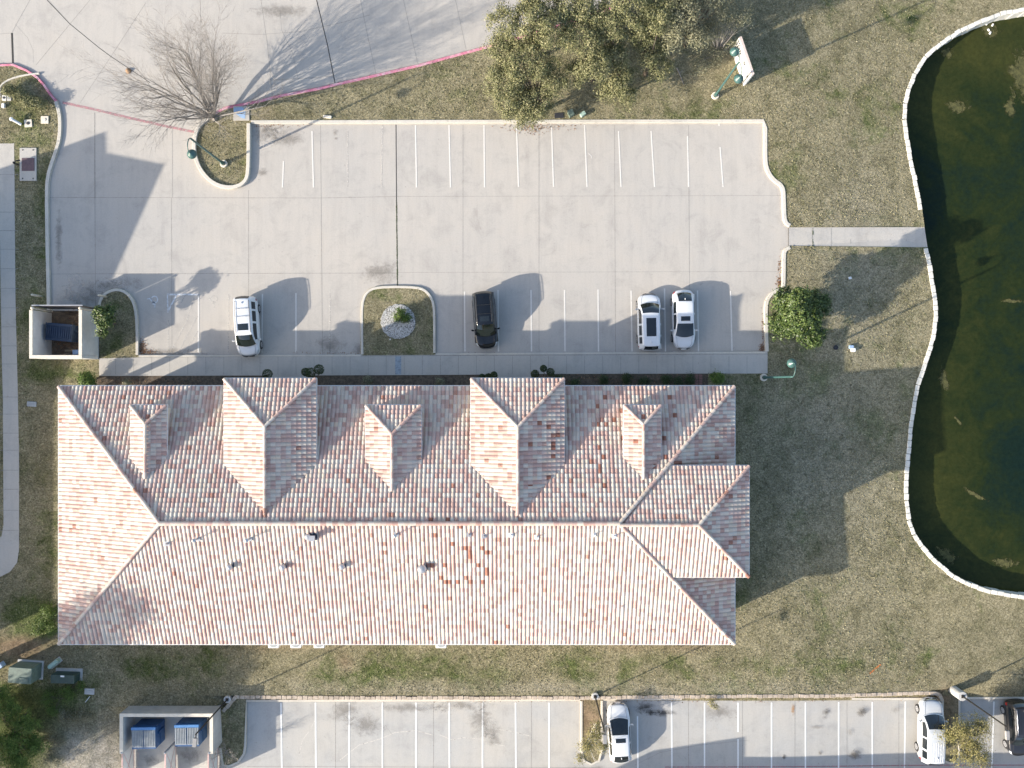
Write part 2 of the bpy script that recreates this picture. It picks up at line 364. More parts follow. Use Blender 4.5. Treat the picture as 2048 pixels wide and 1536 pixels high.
side_front = [(200, 717), (279, 715), (279, 710), (722, 709), (727, 711), (870, 710), (872, 706), (1529, 703), (1534, 703), (1534, 747), (1062, 748), (1068, 775), (1010, 775), (1002, 757), (985, 749), (870, 750), (613, 751), (617, 775), (556, 775), (550, 760), (535, 751), (200, 752)]
bed_front = [(200, 752), (535, 751), (550, 760), (556, 775), (617, 775), (613, 751), (985, 749), (1002, 757), (1010, 775), (1068, 775), (1062, 748), (1415, 747.2), (1415, 800), (352, 800), (352, 838), (190, 838), (190, 762)]
side_left = [(-400, 288), (30, 288), (31, 350), (33, 600), (37, 760), (40, 900), (40, 1100), (36, 1125), (22, 1143), (0, 1154), (-400, 1156)]
strip_left = [(-60, 480), (2, 480), (5, 700), (8, 800), (9, 1050), (5, 1072), (-10, 1082), (-60, 1085)]
def g2i(pts):
    out = []
    for p in pts:
        q = P(*p); out.append((q.x * S + 1024, 768 - q.y * S))
    return out
KS = 1 + .45 / H
def low(pts): return [(1024 + (a - 1024) * KS, 768 + (b - 768) * KS) for a, b in pts]
pond = [(3400, -300), (2300, -60), (2150, 5), (2048, 25), (2000, 33), (1962, 48), (1922, 66), (1882, 92), (1853, 117), (1832, 150), (1820, 180), (1813, 208), (1812, 240), (1816, 280), (1823, 320), (1830, 350), (1837, 384), (1843, 420), (1848, 456), (1854, 496), (1861, 530), (1868, 570), (1872, 600), (1874, 632), (1872, 657), (1867, 682), (1858, 713), (1848, 743), (1838, 771), (1832, 803), (1826, 842), (1821, 881), (1818, 921), (1815, 960), (1815, 1000), (1820, 1038), (1830, 1067), (1845, 1090), (1866, 1113), (1884, 1130), (1908, 1149), (1942, 1166), (1981, 1179), (2020, 1186), (2050, 1190), (2200, 1200), (3400, 1100)]
pond = g2i(pond)
EDGE_S = 1390
slot_l = [(245, 2400), (245, 1495), (439, 1495), (444, 1530), (458, 1534), (478, 1526), (491, 1508), (494, 1490), (494, 1403), (1160, 1401), (1160, 1500), (1166, 1522), (1183, 1530), (1200, 1522), (1206, 1500), (1206, 1400), (1884, 1401), (1884, 1505), (1888, 1525), (1903, 1531), (1918, 1524), (1923, 1505), (1923, 1400), (2300, 1399), (3400, 1398), (3400, 2400)]
slot_l = low(slot_l[:1] + [(259, 2400), (259, 1408), (439, 1408)] + slot_l[2:])
encl1 = [(98, 622), (200, 622), (200, 719), (98, 719)]
mound_bl = [(100, 1445), (250, 1400), (250, 2400), (60, 2400)]
house_poly = [(195, 785), (1428, 785), (1428, 1240), (195, 1240)]
def dens(pts, st=50):
    out = []
    for a, b in zip(pts, pts[1:] + pts[:1]):
        k = max(1, int(math.hypot(b[0] - a[0], b[1] - a[1]) / st)) if max(abs(b[0]), abs(a[0])) < 4100 else 1
        out += [(a[0] + (b[0] - a[0]) * i / k, a[1] + (b[1] - a[1]) * i / k) for i in range(k)]
    return out
slot_l = dens(slot_l); SOUTH = dens([(-3000, EDGE_S), (4000, EDGE_S), (4000, 2400), (-3000, 2400)])
def pip(x, y, poly):
    ins = False; n = len(poly); j = n - 1
    for i in range(n):
        xi, yi = poly[i]; xj, yj = poly[j]
        if (yi > y) != (yj > y) and x < (xj - xi) * (y - yi) / (yj - yi) + xi: ins = not ins
        j = i
    return ins
LOTZ = -0.45
def s_off(px, py):
    """extra height south of the stone wall: the south lot lies lower"""
    if py < EDGE_S: return 0
    return LOTZ * (1 if px > 250 else sst(60, 250, px))
REG = [('pond', pond), ('encl', encl1), ('strip', strip_left), ('side', side_left), ('walk', side_front), ('walke', walk_e), ('bed', bed_front), ('lot', lot_poly), ('slot', slot_l), ('south', SOUTH)]
def region_of(px, py):
    for n, p in REG:
        if pip(px, py, p): return n
    return 'lawn'
verts2, edges2 = [], []
def addpoly(poly, closed=True):
    n0 = len(verts2)
    for p in poly: verts2.append(Vector((p[0], p[1])))
    k = len(poly)
    for i in range(k if closed else k - 1): edges2.append((n0 + i, n0 + (i + 1) % k))
for n, p in REG: addpoly(p)
addpoly([(-9000, -9000), (11000, -9000), (11000, 11000), (-9000, 11000)])
for ix in range(-4, 76):
    for iy in range(-4, 62):
        verts2.append(Vector((ix * 30 + random.uniform(-4, 4), iy * 30 + random.uniform(-4, 4))))
# pixel space is used only as a metric plan of the ground (24.7 units per metre)
res = delaunay_2d_cdt(verts2, edges2, [], 0, 0.05)
cv, cf = res[0], res[2]
tri = {}
for f in cf:
    cx = sum(cv[i].x for i in f) / 3; cy = sum(cv[i].y for i in f) / 3
    r = region_of(cx, cy)
    if r == 'lawn' or r == 'strip': r = 'lawn'
    tri.setdefault(r, []).append(f)
ZOFF = {'lawn': .12, 'encl': .02, 'side': .13, 'walk': .14, 'walke': .09, 'bed': .10, 'lot': 0, 'slot': 0, 'south': .10, 'pond': 0}
def blob(px, py, cx, cy, rx, ry): 
    d = ((px - cx) / rx) ** 2 + ((py - cy) / ry) ** 2; return math.exp(-d * 1.5)
def zone(px, py):
    g = .12 * math.sin(px * .013) * math.cos(py * .017)
    for b in ((1000, 1340, 600, 40, .20), (700, 1345, 220, 45, .25), (1150, 1330, 120, 30, .2), (480, 330, 60, 50, .30), (620, 225, 120, 30, .1), (1450, 230, 90, 30, .25), (60, 1240, 60, 60, .8), (60, 220, 60, 40, .35),
              (85, 450, 20, 150, .5), (60, 620, 60, 80, .3), (235, 690, 40, 60, .5), (110, 735, 60, 30, .5), (40, 1450, 110, 100, .9), (150, 1400, 70, 40, .5), (300, 1340, 200, 40, .35), (1600, 330, 40, 60, .2), (1740, 240, 40, 90, .22),
              (1560, 850, 90, 150, .18), (1600, 1330, 300, 35, .3), (1600, 600, 60, 60, .2), (1750, 1180, 160, 60, -.15), (1780, 400, 60, 60, -.15), (1560, 1395, 400, 10, .2), (100, 1000, 30, 200, .25), (795, 700, 60, 14, .3), (1440, 760, 60, 12, .6)):
        g += b[4] * blob(px, py, *b[:4])
    gr = blob(px, py, 190, 1520, 110, 80) * 1.3 + (.35 * blob(px, py, 1100, 1376, 900, 9) if px > 450 else 0) + .5 * blob(px, py, 1720, 500, 90, 200) * .6 + .3 * blob(px, py, 1650, 900, 150, 250)
    di = blob(px, py, 30, 1300, 70, 26) * 1.2 + blob(px, py, 110, 1305, 60, 20) * .5 + blob(px, py, 130, 728, 70, 12) * .6 + blob(px, py, 1310, 1293, 160, 10) * .7 + blob(px, py, 560, 1293, 160, 10) * .6 + blob(px, py, 520, 225, 60, 18) * .6
    di += blob(px, py, 1183, 1440, 24, 60) * 1.3 + blob(px, py, 1903, 1440, 24, 80) * 1.2 + blob(px, py, 100, 185, 40, 26) * .8 + blob(px, py, 60, 790, 80, 40) * .0 + blob(px, py, 690, 1330, 26, 16) * .8 + blob(px, py, 90, 900, 50, 260) * .25 + blob(px, py, 150, 1440, 60, 40) * .4
    return (min(1, max(0, g)), min(1, gr), min(1, di))
def region_mesh(keys, name, mat, zone_attr=False, extra=None):
    vs, fs, idx = [], [], {}
    for r in keys:
        for f in tri.get(r, []):
            ff = []
            for i in f:
                k = (i, r)
                if k not in idx:
                    idx[k] = len(vs); p = cv[i]; x, y = G(p.x, p.y)
                    z = ZOFF[r] + gz(x, y)
                    if r in ('south', 'slot'): z += (0 if (p.x < 445 and p.y < 1427) else LOTZ * sst(180, 257, p.x)) if r == 'south' else LOTZ
                    vs.append((x, y, z))
                ff.append(idx[k])
            a, b, c = (Vector(vs[i]) for i in ff)
            if (b - a).cross(c - a).z < 0: ff.reverse()
            fs.append(ff)
    me = bpy.data.meshes.new(name); me.from_pydata(vs, [], fs); me.materials.append(mat)
    if zone_attr:
        ca = me.color_attributes.new('zone', 'FLOAT_COLOR', 'POINT')
        for i, v in enumerate(vs):
            ca.data[i].color = (*(zone(v[0] * S + 1024, 768 - v[1] * S)), 1)
    return link(me, name)
tag(region_mesh(['lawn'], 'lawn', M_lawn, True), kind='structure')
tag(region_mesh(['south'], 'verge', M_lawn, True), kind='structure')
lot = tag(region_mesh(['lot'], 'parking_lot', M_lot), kind='structure')
slot = tag(region_mesh(['slot'], 'south_parking_lot', M_slot), kind='structure')
walk = tag(region_mesh(['walk', 'walke'], 'sidewalk', M_walk), kind='structure')
walkl = tag(region_mesh(['side'], 'side_path', M_walk), kind='structure')
tag(region_mesh(['bed'], 'planting_bed', M_mulch), kind='structure')
tag(region_mesh(['encl'], 'enclosure_floor', M_dirt), kind='structure')
# deep ground sheet below everything (pond bed included)
MB().add([(-900, -900, -4), (900, -900, -4), (900, 900, -4), (-900, 900, -4)], [(0, 1, 2, 3)]).build('ground', M_dirt)['kind'] = 'structure'
# water
WZ = -1.65
wv, wf = [], []
pts = [Vector((p[0] + (-14 if p[0] < 2100 else 0), p[1])) for p in pond]; es = [(i, (i + 1) % len(pts)) for i in range(len(pts))]
for ix in range(60, 115):
    for iy in range(-6, 44): pts.append(Vector((ix * 30, iy * 30 + (ix % 2) * 9)))
r2 = delaunay_2d_cdt(pts, es, [], 0, .05); wp = [(p[0] - 14 if p[0] < 2100 else p[0], p[1]) for p in pond]
def dist_poly(px, py):
    return min(math.hypot(px - a[0], py - a[1]) for a in pond[3:-2])
fs = []
for f in r2[2]:
    cx = sum(r2[0][i].x for i in f) / 3; cy = sum(r2[0][i].y for i in f) / 3
    if pip(cx, cy, wp): fs.append(list(reversed(f)))
me = bpy.data.meshes.new('pond_water'); me.from_pydata([(*G(p.x, p.y), WZ) for p in r2[0]], [], fs); me.materials.append(M_water)
ca = me.color_attributes.new('zone', 'FLOAT_COLOR', 'POINT')
for i, p in enumerate(r2[0]):
    s_ = 1 - sst(20, 260, dist_poly(p.x, p.y)); s_ *= .55 + .45 * sst(700, 1100, p.y) + .35 * (1 - sst(100, 400, p.y)); ca.data[i].color = (min(1, s_), 0, 0, 1)
me.update(); tag(link(me, 'pond_water'), kind='structure')

# ------------------------------------------------------------------ strips, kerbs, paint
def offset_line(pts, d):
    out = []; n = len(pts)
    for i in range(n):
        a = Vector(pts[max(i - 1, 0)]); b = Vector(pts[min(i + 1, n - 1)]); t = (b - a).normalized(); out.append(Vector(pts[i]) + Vector((-t.y, t.x)) * d)
    return out
def zat(x, y, base):
    return base + gz(x, y)
def strip(mb, pts, wid, z, mi=0, px=True, zf=None):
    """flat ribbon along pts (photo px on the ground), wid in metres"""
    g = [Vector(G(*p)) for p in pts]
    # resample
    q = [g[0]]
    for a, b in zip(g, g[1:]):
        k = max(1, int((b - a).length / 2.0))
        for i in range(1, k + 1): q.append(a.lerp(b, i / k))
    l, r = offset_line(q, wid / 2), offset_line(q, -wid / 2)
    vs = []
    for a, b in zip(l, r):
        vs += [(a.x, a.y, z + gz(a.x, a.y)), (b.x, b.y, z + gz(b.x, b.y))]
    mb.add(vs, [(2 * i, 2 * i + 1, 2 * i + 3, 2 * i + 2) for i in range(len(q) - 1)], mi)
def kerb(name, pts, side, mat, base=0, wid=.17, hgt=.15, seed=0):
    """kerb whose pavement face runs along pts; side=+1 body to the left of travel"""
    g = [Vector(G(*p)) for p in pts]; mb = MB(); n = len(g)
    prof = [(0, -.05), (.015, hgt - .03), (.04, hgt), (wid - .02, hgt), (wid, hgt - .02), (wid, -.05)]
    vs = []
    for o, z in prof:
        for q in offset_line(g, o * side): vs.append((q.x, q.y, base + z + gz(q.x, q.y)))
    fs = []
    for k in range(len(prof) - 1):
        for i in range(n - 1):
            f = (k * n + i, k * n + i + 1, (k + 1) * n + i + 1, (k + 1) * n + i); fs.append(f if side < 0 else tuple(reversed(f)))
    fs.append(tuple(k * n for k in range(len(prof)))); fs.append(tuple(k * n + n - 1 for k in reversed(range(len(prof)))))
    mb.add(vs, fs); o = mb.build(name, mat); tag(o, kind='structure'); return o
# G flips y, so 'side' is in world sense
kerb('kerb', left_street, -1, M_pinkkerb, wid=.2)
kerb('kerb', left_lot, -1, M_kerb, wid=.30, hgt=.16)
kerb('kerb', isl1, -1, M_kerb, wid=.24, hgt=.17)
kerb('kerb', isl2, -1, M_kerb, wid=.22)
kerb('kerb', [(279, 710), (722, 709)], -1, M_kerb, wid=.16, hgt=.155)
kerb('kerb', [(872, 706), (1529, 703)], -1, M_kerb, wid=.16, hgt=.155)
kerb('kerb', right_lo, -1, M_kerb, wid=.30, hgt=.17)
kerb('kerb', right_lo2, -1, M_kerb, wid=.30, hgt=.17)
kerb('kerb', right_up + top_edge[1:], -1, M_kerb, wid=.30, hgt=.17)
kerb('kerb', isl3, -1, M_kerb, wid=.30, hgt=.30)
kerb('kerb', street_pink, -1, M_pinkkerb, wid=.24)
kerb('kerb', smooth_line([(31, 288), (12, 292), (2, 300)][:2]), -1, M_walk, wid=.05, hgt=.14)
kerb('kerb', smooth_line([(4, 196), (3, 180), (8, 170), (24, 161), (48, 154), (80, 150)]), 1, M_kerb, base=.06, wid=.16, hgt=.10)
for pts in ([(439, 1495), (444, 1530), (458, 1534), (478, 1526), (491, 1508), (494, 1490), (494, 1403), (1160, 1401)], [(1160, 1401), (1160, 1500), (1166, 1522), (1183, 1530), (1200, 1522), (1206, 1500), (1206, 1400)], [(1206, 1400), (1884, 1401)],
            [(1884, 1401), (1884, 1505), (1888, 1525), (1903, 1531), (1918, 1524), (1923, 1505), (1923, 1400)], [(1923, 1400), (2300, 1399)]):
    q = []
    for a in pts: q.append(a)
    kerb('kerb', low(q), 1, M_kerb, base=LOTZ, wid=.2)
# joints + paint on the main lot
J = MB()
def jl(pts, wd=.035, mi=0): strip(J, pts, wd, .004, mi)
jl([(100, 395), (640, 396), (793, 393)]); jl([(793, 393), (1562, 391)], .025); jl([(102, 548), (400, 547), (793, 546)]); jl([(793, 545), (1562, 543)], .025)
for x0, x1, a, b in ((189, 191, 225, 612), (343, 344, 395, 710), (345, 345, 258, 395), (497, 497, 380, 705), (641, 645, 250, 709), (926, 926, 250, 706), (1078, 1078, 250, 705), (1229, 1231, 250, 704), (1377, 1380, 250, 704)): jl([(x0, a), ((x0 + x1) / 2, (a + b) / 2), (x1, b)])
jl([(792, 249), (793, 400), (795, 572)], .07, 1); strip(J, [(793, 400), (794, 480), (795, 572)], .13, .008, 2)
jl([(94, 0), (140, 48), (200, 97), (222, 113), (270, 145), (300, 165)], .05, 1); jl([(60, 0), (33, 48), (24, 66)]); jl([(24, 66), (26, 126)], .16, 1); jl([(180, 0), (140, 48), (72, 130)]); jl([(292, 5), (222, 113), (160, 206)]); jl([(140, 48), (60, -40)])
jl([(522, 0), (535, 90), (545, 196)]); jl([(632, -5), (655, 90), (670, 166)], .07, 1); jl([(720, -5), (735, 70), (752, 148)]); jl([(806, -5), (820, 60), (836, 129)]); jl([(910, -5), (932, 98)]); jl([(400, -5), (402, 60)])
jl([(445, 66), (520, 69), (600, 63), (680, 46), (740, 30)], .03); jl([(560, 20), (563, 60), (585, 105), (596, 158)], .025); jl([(545, 160), (620, 156), (668, 152)], .04); jl([(190, 225), (190, 395)]); jl([(552, 140), (600, 120), (650, 105)], .02)
jl([(30, 48), (55, 75), (66, 100), (67, 125)], .02); jl([(0, 68), (24, 66)], .03); jl([(395, 140), (240, 85)], .0)
J.build('joints', [M_joint, M_jointd, M_weed], lot)
J = MB()
Pn = MB()
def pl(pts, wd=.11, mi=0): strip(Pn, pts, wd, .012, mi)
for a, b, c, d, m in ((567, 322, 565, 375, 0), (624, 262, 627, 375, 0), (695, 262, 696, 374, 1), (765, 250, 763, 374, 1), (831, 250, 833, 375, 0), (898, 250, 901, 375, 0), (968, 250, 969, 375, 0), (1033, 252, 1037, 374, 0), (1103, 255, 1107, 374, 0),
                      (1169, 250, 1174, 374, 0), (1237, 262, 1242, 374, 0), (1302, 262, 1309, 374, 0), (1375, 272, 1377, 374, 0), (1438, 246, 1438, 252, 0), (1440, 294, 1446, 374, 0),
                      (457, 588, 457, 705, 1), (525, 588, 524, 705, 0), (592, 586, 592, 705, 0), (660, 586, 660, 705, 1), (929, 583, 930, 703, 0), (996, 580, 997, 703, 0), (1062, 580, 1063, 703, 0), (1129, 580, 1130, 703, 0), (1196, 579, 1197, 703, 0),
                      (1262, 581, 1264, 703, 0), (1329, 577, 1331, 703, 0), (1395, 581, 1397, 703, 0), (1461, 582, 1464, 702, 0), (335, 589, 336, 625, 2), (337, 640, 337, 702, 1), (397, 589, 397, 705, 0)): pl([(a, b), (c, d)], .11, m)
pl([(334, 589), (399, 589)], .14, 2); pl([(336, 623), (353, 590)], .12, 2); pl([(362, 606), (371, 590)], .1, 1); pl([(342, 702), (372, 646), (388, 596)], .10, 1); pl([(358, 702), (378, 665), (396, 632)], .10, 1); pl([(378, 690), (396, 662)], .1, 1); pl([(1346, 704), (1382, 704.5)], .1, 0); pl([(1302, 580), (1310, 578)], .04, 1)
for cx, cy, mi in ((309, 599, 2), (428, 598, 1)):
    pl([(cx + 6.5 * math.cos(a), cy + 6.5 * math.sin(a)) for a in [R(t) for t in range(-150, 131, 20)]], .09, mi)
    pl([(cx - 14, cy - 1), (cx - 9, cy - 2), (cx - 4, cy + 5)], .12, mi); pl([(cx - 5, cy + 5), (cx + 1, cy + 6)], .12, mi); pl([(cx - 4, cy + 9), (cx + 1, cy + 9), (cx + 1, cy + 14)], .12, mi)
    pl([(cx - .5, cy + 16), (cx + 2, cy + 16)], .13, mi)
pl([(1177, 307), (1182, 311), (1184, 317)], .05, 0)
pl([(125, 205), (190, 219), (260, 236), (330, 252), (388, 264)], .20, 3)
Pn.build('painted_markings', [M_stripe, M_stripe_f, M_blue, M_pinkline], lot)
def stains(name, items, parent, base=0):
    mb = MB(); uv = []; mats = [M_oil, M_damp, M_pale, M_rust]
    for (px, py, rx, ry, mi) in items:
        x, y = G(*(low([(px, py)])[0] if base else (px, py))); n = 24; z = base + .016 + .004 * mi
        vs = [(x, y, z)] + [(x + rx / S * 1.5 * math.cos(2 * PI * k / n), y + ry / S * 1.5 * math.sin(2 * PI * k / n), z) for k in range(n)]
        mb.add(vs, [(0, 1 + k, 1 + (k + 1) % n) for k in range(n)], mi); uv += [c for k in range(n) for c in ((0, 0), (1, 0), (1, 0))]
    o = mb.build(name, mats, parent); ul = o.data.uv_layers.new(name='UVMap')
    for i, c in enumerate(uv): ul.data[i].uv = c
    return o
stains('stains', [(530, 268, 28, 20, 1), (545, 262, 16, 14, 1), (570, 275, 40, 22, 1), (525, 345, 12, 10, 1), (670, 265, 7, 7, 1), (672, 277, 4, 3, 1), (760, 545, 40, 25, 1), 
                  (180, 590, 60, 30, 1), (150, 575, 20, 30, 2), (210, 575, 40, 18, 1), (245, 568, 50, 12, 1), (370, 712, 60, 12, 1), (330, 705, 60, 10, 1), (560, 22, 60, 14, 1), 
                  (660, 690, 30, 20, 1), (720, 700, 20, 14, 1), (118, 480, 8, 60, 1)], lot)
# south lot joints, lines
J2 = MB()
def j2(pts, wd=.035, mi=0, z=.004): strip(J2, low(pts), wd, LOTZ + z, mi)
for x in (671, 767, 867, 1063, 1377, 1485, 1590, 1695, 1800): j2([(x, 1402), (x, 1800)], .04, 0)
j2([(494, 1533), (1200, 1535)], .04); j2([(598, 1510), (605, 1480), (620, 1460), (630, 1440)], .05, 1); j2([(680, 1520), (718, 1490), (760, 1478), (790, 1465), (832, 1461), (865, 1470)], .06, 1); j2([(880, 1470), (905, 1480), (925, 1475), (960, 1478)], .05, 1); j2([(990, 1458), (1020, 1462), (1060, 1472)], .05, 1); j2([(970, 1485), (1010, 1492)], .05, 1)
j2([(1270, 1530), (1320, 1505), (1400, 1490), (1500, 1480)], .02, 0); j2([(770, 1450), (785, 1470)], .02)
J2.build('joints', [M_joint, M_crack], slot)
P2 = MB()
def p2(pts, wd=.12, mi=0): strip(P2, low(pts), wd, LOTZ + .012, mi)
for a, b in ((562, 564), (631, 632), (698.5, 698), (765, 765), (832, 832), (898.5, 899), (965, 965), (1031, 1032), (1098, 1098), (1343, 1344), (1409, 1409), (1543, 1543), (1611, 1611), (1678, 1678), (1746, 1746), (1813, 1811), (1991, 1986)): p2([(a, 1405), (b, 1560)])
p2([(1275, 1432), (1276, 1560)]); p2([(1476, 1405), (1476, 1464)]); p2([(1476, 1478), (1476, 1560)])
p2([(1330, 1534), (2400, 1532)], .1, 1)
P2.build('painted_markings', [M_stripe_w, M_pinkline], slot)
stains('stains', [(1653, 1424, 9, 8, 0), (1723, 1424, 12, 10, 0), (1790, 1420, 10, 7, 1), (1712, 1510, 14, 12, 0), (1640, 1506, 5, 5, 0), (1568, 1513, 5, 6, 0), (1650, 1435, 6, 5, 1), (1586, 1420, 5, 12, 3), (1635, 1455, 16, 4, 1), (1700, 1465, 6, 8, 1),
                  (690, 1420, 30, 26, 1), (730, 1450, 40, 22, 1), (820, 1415, 70, 12, 1), (920, 1412, 60, 12, 1), (960, 1440, 24, 36, 1), (985, 1470, 20, 30, 1), (1290, 1416, 24, 14, 0), (1320, 1426, 34, 8, 0), (1440, 1425, 30, 16, 1), (1180, 1545, 60, 14, 1),
                  (380, 1510, 30, 20, 1), (300, 1520, 20, 12, 1)], slot, LOTZ)
J3 = MB()
for x in [233 + 36 * k for k in range(36)]:
    xx = x if x < 720 else x
    strip(J3, [(xx, 712 if 279 < xx else 718), (xx, 749)], .03, .144)
strip(J3, [(279, 714.5), (1533, 708)], .04, .144); 
for x in (1625, 1664, 1704, 1740, 1787, 1820): strip(J3, [(x, 456), (x, 495)], .03, .094)
strip(J3, [(1626, 456), (1626, 495)], .12, .097, 1); strip(J3, [(790, 712), (791, 749)], .0, .148)
Jb = MB(); 
J3.build('joints', [M_joint, M_weed], walk)
bp = MB(); strip(bp, [(797, 713), (797, 749)], .48, .150); bp.build('blue_access_patch', M_bpatch, walk)
J4 = MB()
for y in (350, 384 + 41, 384 + 78, 384 + 115, 384 + 154, 384 + 193, 384 + 232, 384 + 270, 384 + 308, 384 + 344, 794, 828, 866, 900, 940, 978, 1020, 1060): strip(J4, [(-30, y), (39, y)], .035, .135)
J4.build('joints', M_joint, walkl)

# stone rim of the pond (blocks inside one mesh)
def block_wall(name, pts, wid, z0f, z1, mat, blk=.5, jit=.03, side=1):
    g = [Vector(G(*p)) for p in pts]; mb = MB(); 
    for a, b in zip(g, g[1:]):
        d = b - a; n = max(1, round(d.length / blk)); t = d.normalized(); nn = Vector((-t.y, t.x)) * side
        for k in range(n):
            s0, s1 = a + d * (k / n), a + d * ((k + 1) / n); c = (s0 + s1) / 2 + nn * (wid / 2 + random.uniform(-jit, jit))
            top = z1 + gz(c.x, c.y) + random.uniform(-.02, .02); bot = z0f
            mb.box((c.x, c.y, (top + bot) / 2), ((s1 - s0).length - random.uniform(.012, .03) + .0, wid * random.uniform(.92, 1.08), top - bot), math.atan2(t.y, t.x) + random.uniform(-.03, .03), bev=.03)
    return mb.build(name, mat)
rim = pond[1:-1]
o = block_wall('pond_wall', rim[:18 - 1 + 0], .34, -3, .17, M_stone, .52, side=-1); tag(o, 'white limestone block wall curving round the north and west bank of the pond', 'stone wall')
o = block_wall('pond_wall', rim[18:], .34, -3, .17, M_stone, .52, side=-1); tag(o, 'white limestone block wall curving round the pond south of the path', 'stone wall')
o = block_wall('path_end_wall', rim[16:19], .12, -3, .09, M_walk, 2.0, 0, side=-1); tag(o, 'concrete edge of the short path where it meets the pond', 'path edge')
o = block_wall('retaining_wall', [(444, 1420), (470, 1389), (700, 1391), (1000, 1391), (1180, 1391), (1400, 1388), (1700, 1387), (1870, 1383), (1884, 1388), (1890, 1402)], .30, -1.2, .16, M_retain, .42, .03, side=-1)
tag(o, 'low brown stacked stone retaining wall between the lawn and the south parking lot', 'stone wall')

# grassy bank where the stone wall has ended
bv, xs_ = [], list(range(1892, 2600, 35))
for x_ in xs_:
    for y_, z_ in ((1350, .115), (1364, .06), (1378, -.12), (1390, -.30), (1396, -.345)):
        gx0, gy0 = G(x_, y_); bv.append((gx0, gy0, gz(gx0, gy0) + z_ + .012))
bank = MB().add(bv, [(5 * i + j, 5 * i + j + 1, 5 * i + j + 6, 5 * i + j + 5)[::-1] for i in range(len(xs_) - 1) for j in range(4)]).build('verge_bank', M_lawn, smooth=True); tag(bank, kind='structure')
# drop the lawn edge under the bank
lw = bpy.data.objects['lawn'].data
for v in lw.vertices:
    ex, ey = v.co.x * S + 1024, 768 - v.co.y * S
    if ex > 1890 and 1345 < ey < 1392: v.co.z -= .55 * sst(1346, 1388, ey)
# ------------------------------------------------------------------ tile roof
CW, RW = .305, .335
def roof_tiles(poly, o, u, v, z0, slope):
    """poly: plan polygon (world xy) ; o: point on eave ; u along eave, v upslope (plan units); returns bmesh"""
    us = [(Vector(p) - o).dot(u) for p in poly]; vs_ = [(Vector(p) - o).dot(v) for p in poly]
    c0, c1 = math.floor(min(us) / CW) - 1, math.ceil(max(us) / CW) + 1; r0, r1 = 0, math.ceil(max(vs_) / RW) + 1
    prof = [(0, .004), (.03, .0), (.055, .026), (.11, .068), (.17, .082), (.23, .070), (.285, .032), (.305, .004)]
    V, F, UV = [], [], []; ru = random.randint(0, 5000)
    for c in range(c0, c1):
        for r in range(r0, r1):
            jx = random.uniform(-.006, .006); n0 = len(V)
            vb = r * RW - .03 if r > 0 else -.03; vt = (r + 1) * RW + .0
            for vv, lift in ((vb, .045), (vt, .0)):
                for pu, pz in prof:
                    q = o + u * (c * CW + pu + jx) + v * vv; V.append((q.x, q.y, z0 + vv * slope + pz * (1.0 if vv == vb else .88) + lift))
            m = len(prof)
            for pu, pz in prof:
                q = o + u * (c * CW + pu + jx) + v * vb; V.append((q.x, q.y, z0 + vb * slope + pz * .8 - .02))
            for k in range(m - 1):
                F.append((n0 + k, n0 + k + 1, n0 + m + k + 1, n0 + m + k)); UV.append((c + ru + .37, r + .61))
                F.append((n0 + 2 * m + k, n0 + 2 * m + k + 1, n0 + k + 1, n0 + k)); UV.append((c + ru + .37, r + .61))
    bm = bmesh.new(); bv = [bm.verts.new(p) for p in V]; ul = bm.loops.layers.uv.new('UVMap')
    flip = u.x * v.y - u.y * v.x < 0
    for f, t in zip(F, UV):
        q = [bv[i] for i in f]
        if flip: q.reverse()
        ff = bm.faces.new(q)
        for l in ff.loops: l[ul].uv = t
    n = len(poly); A = sum(poly[i][0] * poly[(i + 1) % n][1] - poly[(i + 1) % n][0] * poly[i][1] for i in range(n)); sgn = 1 if A > 0 else -1
    for i in range(n):
        a, b = Vector(poly[i]), Vector(poly[(i + 1) % n]); t = (b - a).normalized(); nn = Vector((t.y, -t.x)) * sgn
        if abs((a - o).dot(v)) < .01 and abs((b - o).dot(v)) < .01: continue   # the eave keeps its scalloped lip
        bmesh.ops.bisect_plane(bm, geom=bm.verts[:] + bm.edges[:] + bm.faces[:], plane_co=(a.x, a.y, 0), plane_no=(nn.x, nn.y, 0), clear_outer=True, dist=1e-5)
    return bm
def merge(dst, src):
    me = bpy.data.meshes.new('t'); src.to_mesh(me); src.free(); dst.from_mesh(me); bpy.data.meshes.remove(me)
def ridge_caps(mb_list, a, b, rad=.14, step=.42):
    a, b = Vector(a), Vector(b); d = b - a; n = max(1, int(d.length / step)); t = d.normalized()
    s = t.cross(Vector((0, 0, 1))).normalized(); up = s.cross(t)
    for k in range(n):
        p0 = a + d * (k / n) + up * .0; p1 = a + d * ((k + 1.12) / n); V = []
        for p, rr in ((p0, rad * 1.08), (p1, rad * .92)):
            for j in range(7):
                an = PI * j / 6; V.append(p + s * math.cos(an) * rr + up * (math.sin(an) * rr * .8 + .02))
        F = [(j, j + 1, 8 + j, 7 + j) for j in range(6)]; F.append(tuple(range(6, -1, -1)))
        mb_list.append((V, F, (random.random() * 900, random.random() * 900)))
def hr(he, px_run, pitch): return he + px_run * pitch
PITCH = .364; HE = 4.05
xw, xe = G(176.3, 0)[0], G(1440, 0)[0]; yn, ys = G(0, 772.7)[1], G(0, 1254.2)[1]
half = (yn - ys) / 2; yr = (yn + ys) / 2; HR = HE + half * PITCH
xr0, xr1 = xw + half * .945, xe - half * .945       # ridge ends
V2 = lambda x, y: Vector((x, y))
building = thing('building', 'long cream building under a big hipped roof of mixed pink and cream barrel tiles', 'building', ((xw + xe) / 2, yr, 0))
BX, BY = building.location.x, building.location.y
bmr = bmesh.new()
caps = []
